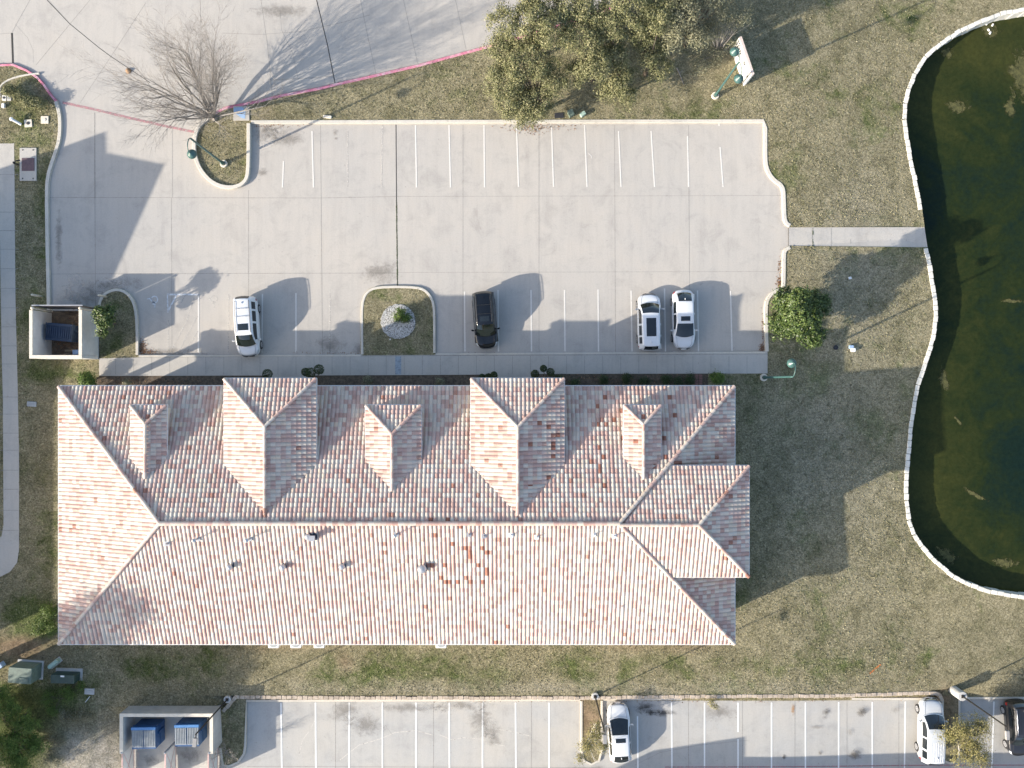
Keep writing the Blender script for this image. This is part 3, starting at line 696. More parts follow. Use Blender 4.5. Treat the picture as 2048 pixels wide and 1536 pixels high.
# main faces
merge(bmr, roof_tiles([V2(xw, yn), V2(xe, yn), V2(xr1, yr), V2(xr0, yr)], V2(xw, yn), V2(1, 0), V2(0, -1), HE, PITCH))
merge(bmr, roof_tiles([V2(xw, ys), V2(xe, ys), V2(xr1, yr), V2(xr0, yr)], V2(xw, ys), V2(1, 0), V2(0, 1), HE, PITCH))
pw = (HR - HE) / (xr0 - xw)
merge(bmr, roof_tiles([V2(xw, ys), V2(xw, yn), V2(xr0, yr)], V2(xw, ys), V2(0, 1), V2(1, 0), HE, pw))
merge(bmr, roof_tiles([V2(xe, ys), V2(xe, yn), V2(xr1, yr)], V2(xe, ys), V2(0, 1), V2(-1, 0), HE, pw))
T = .10
for a, b in (((xw, yn), (xr0, yr)), ((xw, ys), (xr0, yr)), ((xe, yn), (xr1, yr)), ((xe, ys), (xr1, yr))):
    ridge_caps(caps, (*a, HE + T), (*b, HR + T))
ridge_caps(caps, (xr0, yr, HR + T), (xr1, yr, HR + T), .16)
walls = MB(); fas = MB(); wins = []
W_IN = .65
px1 = G(352, 0)[0]; py1 = G(0, 838)[1]
walls.box(((px1 + xe - W_IN) / 2, yr, HE / 2), (xe - W_IN - px1, yn - ys - 2 * W_IN, HE))
walls.box(((xw + W_IN + px1) / 2 - .002, (py1 + ys + W_IN) / 2, HE / 2), (px1 - xw - W_IN, py1 - ys - W_IN, HE))
for cx_, cy_ in ((G(190, 786)), (G(270, 786)), (G(190, 832))): walls.box((cx_, cy_, HE / 2 - .05), (.38, .38, HE - .1))
walls.box(((xw + W_IN + px1) / 2, G(0, 786)[1], HE - .25), (px1 - xw - W_IN, .3, .38))
def fascia(x0, y0, x1, y1, z, t=.10, h=.16):
    cx, cy = (x0 + x1) / 2, (y0 + y1) / 2; L_ = math.hypot(x1 - x0, y1 - y0); fas.box((cx, cy, z), (L_ + t, t, h), math.atan2(y1 - y0, x1 - x0))
def gutters(rect, z):
    x0, y0, x1, y1 = rect
    fascia(x0, y1 + .05, x1, y1 + .05, z); fascia(x0, y0 - .05, x1, y0 - .05, z); fascia(x0 - .05, y0, x0 - .05, y1, z - .001); fascia(x1 + .05, y0, x1 + .05, y1, z - .001)
def soffit(rect, z):
    x0, y0, x1, y1 = rect; fas.box(((x0 + x1) / 2, (y0 + y1) / 2, z), (x1 - x0 - .12, y1 - y0 - .12, .05))
gutters((xw, ys, xe, yn), HE - .05); soffit((xw, ys, xe, yn), HE - .06)
def gable(cx, hw, yf, zE, front_in=.35):
    """cross hip running south into the main north slope; hw half width, yf front eave y"""
    ridge_z = zE + hw * PITCH; yr_f = yf - hw * 1.02                      # front hip apex
    y_side = yn - (zE - HE) / PITCH; y_top = yn - (ridge_z - HE) / PITCH   # meets main roof
    merge(bmr, roof_tiles([V2(cx - hw, yf), V2(cx + hw, yf), V2(cx, yr_f)], V2(cx - hw, yf), V2(1, 0), V2(0, -1), zE, (ridge_z - zE) / (yf - yr_f)))
    for s in (-1, 1):
        merge(bmr, roof_tiles([V2(cx + s * hw, yf), V2(cx, yr_f), V2(cx, y_top), V2(cx + s * hw, y_side)], V2(cx + s * hw, yf), V2(0, -1), V2(-s, 0), zE, PITCH))
        ridge_caps(caps, (cx + s * hw, yf, zE + T), (cx, yr_f, ridge_z + T), .12)
        fascia(cx + s * (hw + .03), y_side + .3, cx + s * (hw + .03), yf, zE - .05, .08, .14)
    ridge_caps(caps, (cx, yr_f, ridge_z + T), (cx, y_top, ridge_z + T), .12)
    fascia(cx - hw, yf + .04, cx + hw, yf + .04, zE - .049, .08, .14)
    d = front_in; zb = 0 if yf > yn else HE - .8
    ysm = y_side + .2
    walls.box((cx, (yf - d + ysm) / 2, (zb + zE) / 2 - .05), (2 * (hw - d), yf - d - ysm, zE - zb - .1))
gables = [(541, 91.5, 757), (1035, 93, 757)]
ZG = 6.15
def gx(px, z): return PZ(px, 768, z).x
for (a, b) in ((449, 632), (942.5, 1128)):
    x0, x1 = gx(a, ZG), gx(b, ZG); gable((x0 + x1) / 2, (x1 - x0) / 2, PZ(0, 757.5, ZG).y, ZG, .5)
for (a, b, z) in ((262, 333, 6.0), (732, 842, 6.05), (1248, 1321, 6.0)):
    x0, x1 = gx(a, z), gx(b, z); gable((x0 + x1) / 2, (x1 - x0) / 2, PZ(0, 811, z).y, z, .22)
# taller east wing
ZT = HR - (110.5 / S * .9) * PITCH
tx1 = gx(1497, ZT); tyn, tys = PZ(0, 932, ZT).y, PZ(0, 1153, ZT).y; tyr = (tyn + tys) / 2; thw = (tyn - tys) / 2
ZTR = ZT + thw * PITCH; txr = PZ(1397, 0, ZTR).x
xA = xr1 - .4
def hip_x(y):   # where the wing eave line meets the main north/south slope hips
    return xA
dx = thw * .9
merge(bmr, roof_tiles([V2(tx1, tys), V2(tx1, tyn), V2(txr, tyr)], V2(tx1, tys), V2(0, 1), V2(-1, 0), ZT, (ZTR - ZT) / (tx1 - txr)))
for s, y0 in ((1, tyn), (-1, tys)):
    # left edge: just past the main east hip
    hx = xe - (xe - xr1) * ((ZT - HE) / (HR - HE)) - .05
    merge(bmr, roof_tiles([V2(hx + .1, y0), V2(tx1, y0), V2(txr, tyr), V2(xr1 + .25, tyr)], V2(hx, y0), V2(1, 0), V2(0, -s), ZT, PITCH))
    ridge_caps(caps, (tx1, y0, ZT + T), (txr, tyr, ZTR + T), .13)
    fascia(hx + .1, y0 + s * .04, tx1, y0 + s * .04, ZT - .05, .08, .14)
ridge_caps(caps, (xr1, tyr, ZTR + T), (txr, tyr, ZTR + T), .13)
fascia(tx1 + .04, tys, tx1 + .04, tyn, ZT - .051, .08, .14)
walls.box(((xr1 + 2 + tx1 - .5) / 2, tyr, ZT / 2 + .0), (tx1 - .5 - xr1 - 2, 2 * thw - .9, ZT - .12))
me = bpy.data.meshes.new('roof'); 
ulc = bmr.loops.layers.uv.verify()
for V, F, t in caps:
    bv = [bmr.verts.new(p) for p in V]
    for f in F:
        ff = bmr.faces.new([bv[i] for i in f])
        for l in ff.loops: l[ulc].uv = t
bmr.to_mesh(me); bmr.free(); me.materials.append(M_tile); me.materials.append(M_tiledk)
roof = link(me, 'roof', building); roof.location = (-BX, -BY, 0)
uvd = me.uv_layers['UVMap'].data
for p in me.polygons:
    u_ = uvd[p.loop_start].uv; h_ = (math.sin(round(u_.x, 2) * 12.9898 + math.floor(u_.y) * 78.233) * 43758.5453) % 1; c_ = p.center
    ex, ey = c_.x * S, 768 - c_.y * S; ex += 1024
    if 860 < ex < 985 and 1005 < ey < 1130 and h_ < .10 or 1180 < ex < 1330 and 790 < ey < 960 and h_ < .04 or 1040 < ex < 1120 and 800 < ey < 950 and h_ < .03: p.material_index = 1
def sub(mb, name, mat, parent): 
    o = mb.build(name, mat, parent); o.location = (-BX, -BY, 0) if parent is building else (0, 0, 0); return o
sub(walls, 'wall', M_stucco, building); sub(fas, 'gutter', M_fascia, building)
# under-sheet so the tiles never show daylight
# windows and doors under the eaves
def window(x, y, z, wd, ht, ax, parent=building, door=False):
    f = MB(); d = (wd + .16, .08, ht + .16) if ax == 'x' else (.08, wd + .16, ht + .16); f.box((0, 0, 0), d)
    o = f.build('door' if door else 'window', M_frame, parent, loc=(x - BX, y - BY, z))
    g = MB(); d2 = (wd, .10, ht) if ax == 'x' else (.10, wd, ht); g.box((0, 0, 0), d2); g.build('leaf' if door else 'pane', M_door if door else M_glassd, o)
wyn, wys = yn - W_IN, ys + W_IN
for px in (385, 420, 680, 740, 800, 860, 910, 1180, 1240, 1300, 1360): window(G(px, 0)[0], wyn + .03, 1.6, 1.4, 1.5, 'x')
for px in (230, 330, 430, 520, 700, 780, 960, 1060, 1160, 1260, 1360): window(G(px, 0)[0], wys - .03, 1.6, 1.3, 1.3, 'x')
for py in (870, 950, 1100, 1190): window(xw + W_IN - .03, G(0, py)[1], 1.6, 1.4, 1.4, 'y')
for py in (970, 1060): window(tx1 - .5 + .03, G(0, py)[1], 1.6, 1.4, 1.5, 'y')
for cx in (gx(541, 6), gx(1035, 6)): window(cx, PZ(0, 757.5, ZG).y - .5 + .03, 1.25, 1.8, 2.3, 'x', door=True)
# roof vents
def roofz(x, y):
    return HE + (y - ys) * PITCH + .08
def on_roof(px, py, extra=0):
    z = 6.5
    for _ in range(6):
        p = PZ(px, py, z); z = roofz(p.x, p.y) + extra
    return PZ(px, py, z)
VL = [('p', 335, 1087, .35), ('p', 396, 1077, .75), ('p', 500, 1077, .75), ('b', 627, 1073, .7), ('p', 793, 1068, .8), ('p', 938, 1069, .3), ('p', 968, 1072, .4), ('w', 1022, 1070, .35), ('w', 1073, 1074, .35), ('w', 1187, 1069, .4), ('w', 1228, 1072, .4),
      ('t', 461, 1133, .4), ('t', 567, 1133, .4), ('t', 685, 1132, .4), ('T', 845, 1136, .5), ('s', 1008, 1163, .12), ('s', 1243, 1212, .15), ('s', 1183, 1243, .12), ('s', 1300, 1261, .12), ('s', 1387, 1262, .12), ('t', 617, 1073, .3)]
for kd, px, py, h in VL:
    b = on_roof(px, py); m = MB()
    if kd in 'tT':
        r = .19 if kd == 't' else .27
        m.box((0, .12, .02), (r * 2.6, r * 2.6, .06)); m.lathe([(r * .75, -.1), (r * .75, h * .45), (r * 1.15, h * .5), (r * 1.25, h * .75), (r * .9, h), (r * .2, h * 1.08)], n=14, mi=1)
        m.build('roof_vent', [M_blued, M_galv], roof, loc=b, smooth=False)
    elif kd == 'b':
        m.box((0, 0, .03), (.55, .5, .08)); m.box((.05, 0, h * .5), (.34, .3, h)); m.box((.05, 0, h), (.42, .38, .08), mi=1); m.build('roof_vent', [M_blued, M_galv], roof, loc=b)
    elif kd in 'pw':
        r = .055 if kd == 'p' else .06
        m.box((0, 0, .03), (.34, .34, .05)); m.lathe([(r * 2, 0), (r, .12), (r, h)], n=10, mi=1)
        if kd == 'p' and h > .6: m.lathe([(r * 2.6, h), (r * 2.8, h + .05), (.02, h + .16)], n=10, mi=1)
        m.build('vent_pipe', [M_galv if kd == 'p' else M_wplas, M_galv if kd == 'p' else M_wplas], roof, loc=b)
    else:
        m.tube([(0, 0, -.05), (0, 0, h + .1)], .025, 6); m.box((0.08, 0, .1), (.2, .05, .03)); m.build('roof_bracket', M_galv, roof, loc=b)

# ------------------------------------------------------------------ foliage
def leaves_mesh(name, centers, normals, sizes, mat, parent, aspect=.55):
    n = len(centers); c = np.asarray(centers); nr = np.asarray(normals); sz = np.asarray(sizes)[:, None]
    r = np.random.normal(size=(n, 3)); nr = nr + r * .6; nr /= np.linalg.norm(nr, axis=1)[:, None] + 1e-9
    t = np.cross(nr, np.random.normal(size=(n, 3))); t /= np.linalg.norm(t, axis=1)[:, None] + 1e-9
    b = np.cross(nr, t); V = np.empty((n, 4, 3))
    V[:, 0] = c - t * sz; V[:, 1] = c - b * sz * aspect + nr * sz * .1; V[:, 2] = c + t * sz; V[:, 3] = c + b * sz * aspect + nr * sz * .1
    me = bpy.data.meshes.new(name); me.vertices.add(4 * n); me.vertices.foreach_set('co', V.reshape(-1))
    me.loops.add(4 * n); me.loops.foreach_set('vertex_index', np.arange(4 * n)); me.polygons.add(n)
    me.polygons.foreach_set('loop_start', np.arange(0, 4 * n, 4)); me.update(calc_edges=True)
    uv = me.uv_layers.new(name='UVMap'); uu = np.repeat(np.random.rand(n, 2) * 1000, 4, axis=0); uv.data.foreach_set('uv', uu.reshape(-1))
    me.materials.append(mat); return link(me, name, parent)
def crown_pts(blobs, n_clump, per, clump_r, fill=.5, squash=.75):
    cs, ns = [], []; tot = sum(b[3] ** 2 for b in blobs); clumps = []
    for (x, y, z, r) in blobs:
        k = max(1, int(n_clump * r * r / tot))
        for _ in range(k):
            d = Vector(np.random.normal(size=3)).normalized(); 
            if d.z < -.35: d.z = -d.z
            rr = r * random.uniform(fill, 1.0) * random.uniform(.85, 1.08); c = Vector((x, y, z)) + Vector((d.x * rr, d.y * rr, d.z * rr * squash)); clumps.append((c, d))
            q = np.random.normal(size=(per, 3)) * clump_r * random.uniform(.7, 1.2); q[:, 2] *= .7
            cs.append(np.array(c) + q); ns.append(np.tile(np.array(d) * .5 + np.array((0, 0, .7)), (per, 1)) + q * .8 / clump_r)
    return np.vstack(cs), np.vstack(ns), clumps
def twigs(mb, base, clumps, trunk_r, trunk_h, frac=.25, tw=.02):
    top = Vector((base[0], base[1], base[2] + trunk_h)); mb.tube([base, (Vector(base) + top) / 2 + Vector((random.uniform(-.05, .05), random.uniform(-.05, .05), 0)), top], [trunk_r * 1.3, trunk_r, trunk_r * .85], 8)
    for c, d in random.sample(clumps, max(3, int(len(clumps) * frac))):
        m = top.lerp(c, .5) + Vector((random.uniform(-.2, .2), random.uniform(-.2, .2), .2)); mb.tube([top + Vector((0, 0, -.1)), m, c], [trunk_r * .5, trunk_r * .25, tw * .6], 5, cap=False)
def leafy(name, label, cat, base, blobs, mat, n_clump, per, clump_r, leaf, trunk_r=.1, trunk_h=1.2, bark=None, group=None, fill=.5, squash=.75, frac=.25, tw=.03, crown='crown'):
    """blobs in world coordinates"""
    b0 = Vector(base); t = thing(name, label, cat, b0, 0, group)
    bl = [(x - b0.x, y - b0.y, z - b0.z, r) for x, y, z, r in blobs]
    cs, ns, cl = crown_pts(bl, n_clump, per, clump_r, fill, squash)
    leaves_mesh(crown, cs, ns, np.random.uniform(leaf * .6, leaf * 1.25, len(cs)), mat, t)
    mb = MB(); twigs(mb, (0, 0, -.1), cl, trunk_r, trunk_h, frac, tw); mb.build('trunk', bark or M_bark, t, smooth=True); return t
def ib(px, py, z, r): 
    p = P(px, py, z); return (p.x, p.y, p.z, r)
GT = 'olive green evergreen trees at the top edge'
leafy('oak_tree', 'large olive oak nearest the car park kerb, leftmost of the evergreens', 'tree', P(1075, 225, 0.1), [ib(1010, 165, 4.3, 1.7), ib(1055, 120, 5.2, 2.0), ib(1075, 200, 3.3, 1.4), ib(1030, 210, 3.2, 1.4), ib(1000, 95, 5.0, 1.3), ib(1110, 160, 4.0, 1.3), ib(1050, 228, 2.0, 1.1)], LF_oak, 285, 115, .25, .066, .16, 1.6, group=GT, frac=.15)
leafy('oak_tree', 'tall olive oak beside the road kerb behind the leftmost oak', 'tree', P(1065, 120, 0.1), [ib(1010, 45, 6.0, 1.5), ib(1060, 40, 6.5, 1.8), ib(1110, 60, 6.4, 1.8), ib(1080, -20, 6.5, 2.0), ib(1130, 10, 6.5, 1.6)], LF_oak, 224, 115, .25, .066, .17, 2, group=GT, frac=.15)
leafy('oak_tree', 'middle olive oak with ragged crown over dry grass', 'tree', P(1185, 160, 0.1), [ib(1165, 70, 5.8, 2.0), ib(1190, 120, 5.0, 1.6), ib(1160, 145, 4.0, 1.2), ib(1215, 45, 6.0, 1.6), ib(1180, 5, 6.5, 1.9)], LF_oak, 224, 115, .25, .066, .15, 1.8, group=GT, frac=.2)
leafy('oak_tree', 'low olive oak, its crown hanging over the lawn in the middle', 'tree', P(1245, 190, 0.1), [ib(1240, 160, 3.2, 1.2), ib(1225, 110, 4.4, 1.3), ib(1255, 195, 2.2, .8), ib(1215, 185, 2.4, .8)], LF_oak, 150, 70, .26, .068, .1, 1.2, group=GT, frac=.25)
leafy('oak_tree', 'round topped olive oak right of the middle of the grove', 'tree', P(1290, 150, 0.1), [ib(1300, 105, 3.3, 1.5), ib(1280, 60, 4.6, 1.6), ib(1320, 140, 2.6, 1.0), ib(1265, 10, 6.4, 2.0), ib(1320, 30, 6.2, 1.6)], LF_oak, 224, 115, .25, .066, .16, 1.9, group=GT, frac=.2)
leafy('oak_tree', 'dark green oak in the shade at the top edge', 'tree', P(1370, 90, 0.1), [ib(1360, 30, 5.8, 1.7), ib(1395, 75, 4.8, 1.0), ib(1345, 75, 4.6, 1.0), ib(1370, -30, 6.5, 2.0), ib(1420, -10, 5.5, 1.4)], LF_gray, 230, 75, .27, .066, .15, 1.8, group=GT, frac=.3)
leafy('oak_tree', 'thin grey twiggy tree nearest the white sign', 'tree', P(1432, 110, 0.1), [ib(1445, 30, 4.2, 1.3), ib(1485, 30, 3.8, 1.0), ib(1415, 60, 3.2, 1.1), ib(1430, 105, 1.0, .9), ib(1400, 130, .8, .8), ib(1460, 85, 1.2, .7)], LF_gray, 200, 40, .26, .058, .07, .5, M_barkg, group=GT, frac=.3, tw=.02)
leafy('magnolia_tree', 'dense glossy magnolia on the lawn right of the car park', 'tree', P(1592, 642, 0.1), [ib(1600, 630, 2.9, 1.75), ib(1570, 600, 2.3, 1.1), ib(1630, 610, 2.4, 1.1), ib(1565, 650, 2.0, 1.1), ib(1625, 670, 2.0, 1.0), ib(1600, 600, 4.0, 1.0), ib(1598, 630, 5.2, .8)], LF_mag, 560, 42, .17, .105, .12, .8, frac=.08)
leafy('magnolia_tree', 'small sparse magnolia leaning over the west enclosure wall', 'tree', P(232, 648, 0.1), [ib(208, 638, 2.7, .75), ib(198, 625, 2.9, .45), ib(222, 622, 2.5, .5), ib(205, 660, 2.3, .5)], LF_mag, 90, 26, .14, .10, .06, 1.0, frac=.3)
leafy('shrub', 'leafy green shrub beside the building, by the west end of the sidewalk', 'shrub', P(178, 764, 0.1), [ib(172, 760, 1.0, .6), ib(180, 765, .8, .45)], LF_bright, 80, 40, .14, .08, .05, .4)
leafy('shrub', 'clipped green bush at the east end of the front bed', 'shrub', P(1432, 757, 0.1), [ib(1432, 756, .7, .45), ib(1440, 757, .6, .35)], LF_bright, 60, 40, .13, .06, .05, .3)
leafy('shrub', 'spreading low juniper in the centre of the white gravel ring', 'shrub', P(803, 636, .15), [ib(800, 630, .5, .55), ib(812, 636, .4, .4)], LF_bright, 46, 34, .14, .06, .05, .2)
G2 = 'low hedge plants in the corner bed'
for px, py, r, lb in ((18, 180, .5, 'westmost low hedge plant in the corner bed'), (38, 192, .5, 'second low hedge plant in the corner bed'), (56, 203, .45, 'third low hedge plant in the corner bed'), (76, 207, .6, 'largest low hedge plant, touching the pink kerb bed')):
    leafy('shrub', lb, 'shrub', P(px, py, .1), [ib(px, py, .6, r), ib(px + 7, py + 3, .5, r * .8)], LF_oak, 40, 36, .13, .06, .04, .2, group=G2)
# dark shrubs of the front bed, all in shade
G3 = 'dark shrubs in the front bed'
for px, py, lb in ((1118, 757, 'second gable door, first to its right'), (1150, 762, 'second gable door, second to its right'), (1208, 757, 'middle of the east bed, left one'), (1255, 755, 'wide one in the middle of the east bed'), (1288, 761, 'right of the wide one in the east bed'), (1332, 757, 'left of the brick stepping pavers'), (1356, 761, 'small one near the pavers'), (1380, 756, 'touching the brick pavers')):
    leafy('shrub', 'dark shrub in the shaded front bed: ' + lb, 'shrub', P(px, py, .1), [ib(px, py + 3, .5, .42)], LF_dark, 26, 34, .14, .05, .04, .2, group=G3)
for px, py, lb in ((255, 768, 'dry pale shrub at the west end of the front bed'), (735, 762, 'dry shrub in the shaded bed right of the first gable'), (880, 764, 'dry shrub in the shaded bed left of the second gable')):
    leafy('shrub', lb, 'shrub', P(px, py, .1), [ib(px, py, .35, .4)], LF_gray, 18, 26, .15, .05, .03, .15, group='dry shrubs in the front bed')
def topiary(label, base, balls):
    b0 = Vector(P(*base, .1)); t = thing('topiary', label, 'topiary', b0, 0, 'pompom topiaries beside the entrances'); st = MB()
    for px, py, z, r in balls:
        c = Vector(P(px, py, z)) - b0; n = 900
        d = np.random.normal(size=(n, 3)); d /= np.linalg.norm(d, axis=1)[:, None]; rr = r * (0.86 + .16 * np.random.rand(n))[:, None]
        leaves_mesh('pompom', np.array(c) + d * rr, d, np.random.uniform(.03, .055, n), LF_dark, t)
        st.tube([(0, 0, 0), (c.x * .3, c.y * .3, c.z * .6), tuple(c)], [.05, .04, .03], 6)
    st.build('trunk', M_bark, t)
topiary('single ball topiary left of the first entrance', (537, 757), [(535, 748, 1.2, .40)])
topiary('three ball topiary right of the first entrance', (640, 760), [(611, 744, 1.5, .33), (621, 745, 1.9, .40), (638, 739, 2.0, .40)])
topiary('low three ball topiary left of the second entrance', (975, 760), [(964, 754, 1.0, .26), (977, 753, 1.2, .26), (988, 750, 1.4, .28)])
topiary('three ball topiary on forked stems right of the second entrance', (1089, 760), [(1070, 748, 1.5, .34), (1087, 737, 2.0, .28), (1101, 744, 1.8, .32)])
# bottom left evergreens, bottom trees
leafy('shrub', 'big spreading green bush in the bottom left corner', 'shrub', P(30, 1460, .1), [ib(20, 1420, 1.2, 1.2), ib(50, 1450, 1.3, 1.3), ib(20, 1490, 1.4, 1.6), ib(70, 1490, 1.1, 1.1), ib(40, 1530, 1.3, 1.5), ib(5, 1390, 1.0, .9)], LF_bright, 420, 60, .22, .06, .1, .5, fill=.2)
leafy('shrub', 'bright sunlit green weeds against the southwest corner of the building', 'shrub', P(98, 1238, .1), [ib(100, 1225, .35, .8), ib(85, 1245, .3, .7), ib(105, 1255, .3, .6), ib(75, 1262, .25, .5)], LF_bright, 90, 50, .2, .05, .03, .1, fill=.2)
leafy('shrub', 'low yellow green weeds beside the dark utility cabinet', 'shrub', P(120, 1395, .1), [ib(95, 1395, .4, .7), ib(135, 1388, .4, .8), ib(160, 1372, .3, .5), ib(105, 1420, .3, .6)], LF_bright, 90, 40, .2, .05, .03, .1, fill=.2)
leafy('tree', 'feathery yellow olive tree in the east island of the south lot', 'tree', P(1906, 1458, -.35), [ib(1925, 1460, 2.6, 1.3), ib(1950, 1490, 2.4, 1.3), ib(1960, 1450, 2.4, 1.1), ib(1930, 1510, 2.2, 1.2), ib(1900, 1475, 2.2, .9), ib(1965, 1520, 2.0, .9)], LF_cream, 330, 30, .22, .055, .08, .9, M_barkg, frac=.5, fill=.15, tw=.03)
leafy('tree', 'small sparse tree with bleached limbs in the middle island', 'tree', P(1180, 1465, -.35), [ib(1190, 1470, 2.0, .75), ib(1175, 1490, 1.8, .8), ib(1205, 1490, 2.0, .7), ib(1160, 1515, 1.6, .5), ib(1195, 1450, 1.8, .4)], LF_cream, 120, 26, .2, .055, .06, .8, M_barkw, frac=.4, fill=.15, tw=.03)
leafy('shrub', 'tiny yellow weed hanging over the kerb of the south lot', 'shrub', P(1426, 1402, -.35), [ib(1422, 1405, .4, .28), ib(1430, 1412, .4, .22)], LF_cream, 20, 22, .13, .05, .03, .1)
leafy('tree', 'dark shade casting tree at the right edge above the south lot', 'tree', P(2085, 1395, .1), [ib(2095, 1400, 3.0, 1.3), ib(2110, 1420, 3.6, 1.4)], LF_oak, 110, 36, .3, .1, .08, 1.2)
for px, py, lb in ((128, 1432, 'north clump of grey brown dry brush beside the big green bush'), (108, 1478, 'middle clump of grey brown dry brush beside the big green bush'), (165, 1425, 'dry brush clump nearest the small concrete pad'), (98, 1515, 'south clump of dry brush at the bottom edge')):
    leafy('shrub', lb, 'shrub', P(px, py, .05), [ib(px, py, .35, .7), ib(px + 14, py + 6, .3, .5)], LF_gray, 34, 26, .2, .045, .03, .12, fill=.2, group='dry brush in the bottom left corner', frac=.6, tw=.02)
# off-frame trees that shade the lawn and the west end of the roof
for px, py, z, r, n_, lb in ((-45, 1335, 10.6, 2.6, 150, 'nearest the west corner of the roof'), (-175, 1405, 10.6, 2.9, 170, 'second from the roof corner'), (-70, 1445, 9.0, 2.4, 120, 'between the roof corner and the green bush'), (-230, 1540, 8.0, 3.0, 240, 'behind the green bush corner'), (-110, 1570, 8.5, 3.0, 260, 'southmost, shading the lawn')):
    x, y = G(px, py)
    leafy('tree', 'tall loose evergreen outside the left frame edge, ' + lb, 'tree', (x, y, .1), [(x, y, z, r), (x + r * .6, y + r * .4, z - .8, r * .75), (x - r * .7, y - .5, z - 1.5, r * .7), (x + .5, y - r * .7, z - 1.8, r * .7)], LF_oak, n_, 26 if n_ < 200 else 64, .42, .16, .22, 5.0, fill=.2, group='trees outside the left edge')

# bare tree
def bare_tree(name, label, base, height, spread, n_main, bark, seed, depth=4, r0=.13, group=None, dens=1.0, lean=(0, 0)):
    rnd = random.Random(seed); t = thing(name, label, 'tree', base, 0, group); mt = MB(); mc = MB()
    def grow(p, d, ln, rad, dep):
        n = 5 if dep >= 2 else 3; pts = [p.copy()]; rs = [rad]; q = p.copy(); dd = d.copy()
        for i in range(n):
            dd = (dd + Vector((rnd.gauss(0, .10), rnd.gauss(0, .10), rnd.gauss(.02, .06)))).normalized(); q = q + dd * (ln / n); pts.append(q.copy()); rs.append(rad * (1 - .72 * (i + 1) / n))
            if dep > 0 and (i >= 1 or dep < depth) and rnd.random() < dens:
                for _ in range(2 if dep < depth else 1 + (rnd.random() < .7)):
                    a = dd.orthogonal().normalized(); a.rotate(Matrix.Rotation(rnd.uniform(0, 2 * PI), 3, dd)); nd = (dd + a * rnd.uniform(.35, .8)); nd.z += .08; nd.normalize()
                    grow(q.copy(), nd, ln * rnd.uniform(.38, .6), max(.006, rs[-1] * .6), dep - 1)
        (mc if dep < depth else mt).tube(pts, rs, 6 if dep >= depth - 1 else (4 if dep > 1 else 3), cap=False)
    mt.tube([(0, 0, -.1), (0, 0, .35), (lean[0] * .1, lean[1] * .1, .7)], [r0 * 2.1, r0 * 1.7, r0 * 1.6], 10)
    for k in range(n_main):
        a = 2 * PI * k / n_main * (1 if n_main < 20 else 7) + rnd.uniform(-.25, .25); el = rnd.choice((.5, .62, .8, 1.1, 1.7)) if n_main > 20 else rnd.uniform(.45, 1.15); hz = spread / height
        d = Vector((math.cos(a) * hz * 1.15 / el, math.sin(a) * hz * 1.15 / el, 1)); d.y += .27 if n_main > 20 else 0; d.x += .10 if n_main > 20 else 0; d.normalize()
        L_ = height * rnd.uniform(.62, .88); grow(Vector((math.cos(a) * r0, math.sin(a) * r0, .45 + rnd.uniform(0, .3))), d, L_, r0 * rnd.uniform(.55, .9), depth)
    mt.build('trunk', bark, t, smooth=True); mc.build('crown', bark, t, smooth=True); return t
bare_tree('bare_tree', 'large leafless tree with fine fanned branches at the driveway island', P(430, 238, .12), 6.7, 3.55, 24, M_barkg, 11, depth=3, r0=.12, dens=.92)
bare_tree('bare_tree', 'small leafless shrub between the south enclosure and the lot', P(458, 1497, LOTZ + .1), 1.7, 1.1, 9, M_barkg, 5, depth=2, r0=.03)
bare_tree('bare_tree', 'bleached leafless sapling in the middle island of the south lot', P(1176, 1478, LOTZ + .1), 2.6, 1.3, 5, M_barkw, 9, depth=1, r0=.05, dens=.7)

# ------------------------------------------------------------------ grass tufts along edges and in the open lawn (one mass)
def tufts():
    cs, ns = [], []
    rng = np.random.RandomState(3)
    n = 230000; px = rng.uniform(-20, 1900, n); py = rng.uniform(-20, 1400, n)
    for a, b in zip(px, py):
        if 190 < a < 1440 and 785 < b < 1245: continue
        if 505 < a < 1526 and 245 < b < 712 and not (720 < a < 873 and b > 570): continue
        if a > 1860 and not (a < 1900 and b < 80): continue
        if a < 1460 and b > 1392: continue
        if math.sin(a * .021 + 2 * math.sin(b * .013)) + math.cos(b * .027 + a * .008) < rng.uniform(-3.2, 1.9): continue
        if region_of(a, b) not in ('lawn', 'strip'): continue
        x, y = G(a, b); cs.append((x, y, gz(x, y) + .14)); ns.append((rng.normal() * 1.2 - .35, rng.normal() * 1.2 - .2, .7))
    o = leaves_mesh('grass_tufts', cs, ns, np.random.uniform(.03, .10, len(cs)), LF_grass, None, .30)
    tag(o, kind='stuff'); o['label'] = 'scattered dry and green grass tufts on the lawns'; o['category'] = 'grass'
tufts()
def litter(spots, base=.015):
    cs = []
    for px, py, rx, ry, n in spots:
        for _ in range(n):
            a, b = random.gauss(px, rx), random.gauss(py, ry); x, y = G(a, b)
            if region_of(a, b) in ('lot', 'bed', 'encl', 'slot'): cs.append((x, y, base + ZOFF[region_of(a, b)] + random.uniform(0, .02) + (LOTZ if region_of(a, b) == 'slot' else 0)))
    o = leaves_mesh('leaf_litter', cs, [(0, 0, 1)] * len(cs), np.random.uniform(.03, .07, len(cs)), LF_litter, None); tag(o, 'drifts of dry brown leaves along the kerbs', 'leaf litter', kind='stuff')
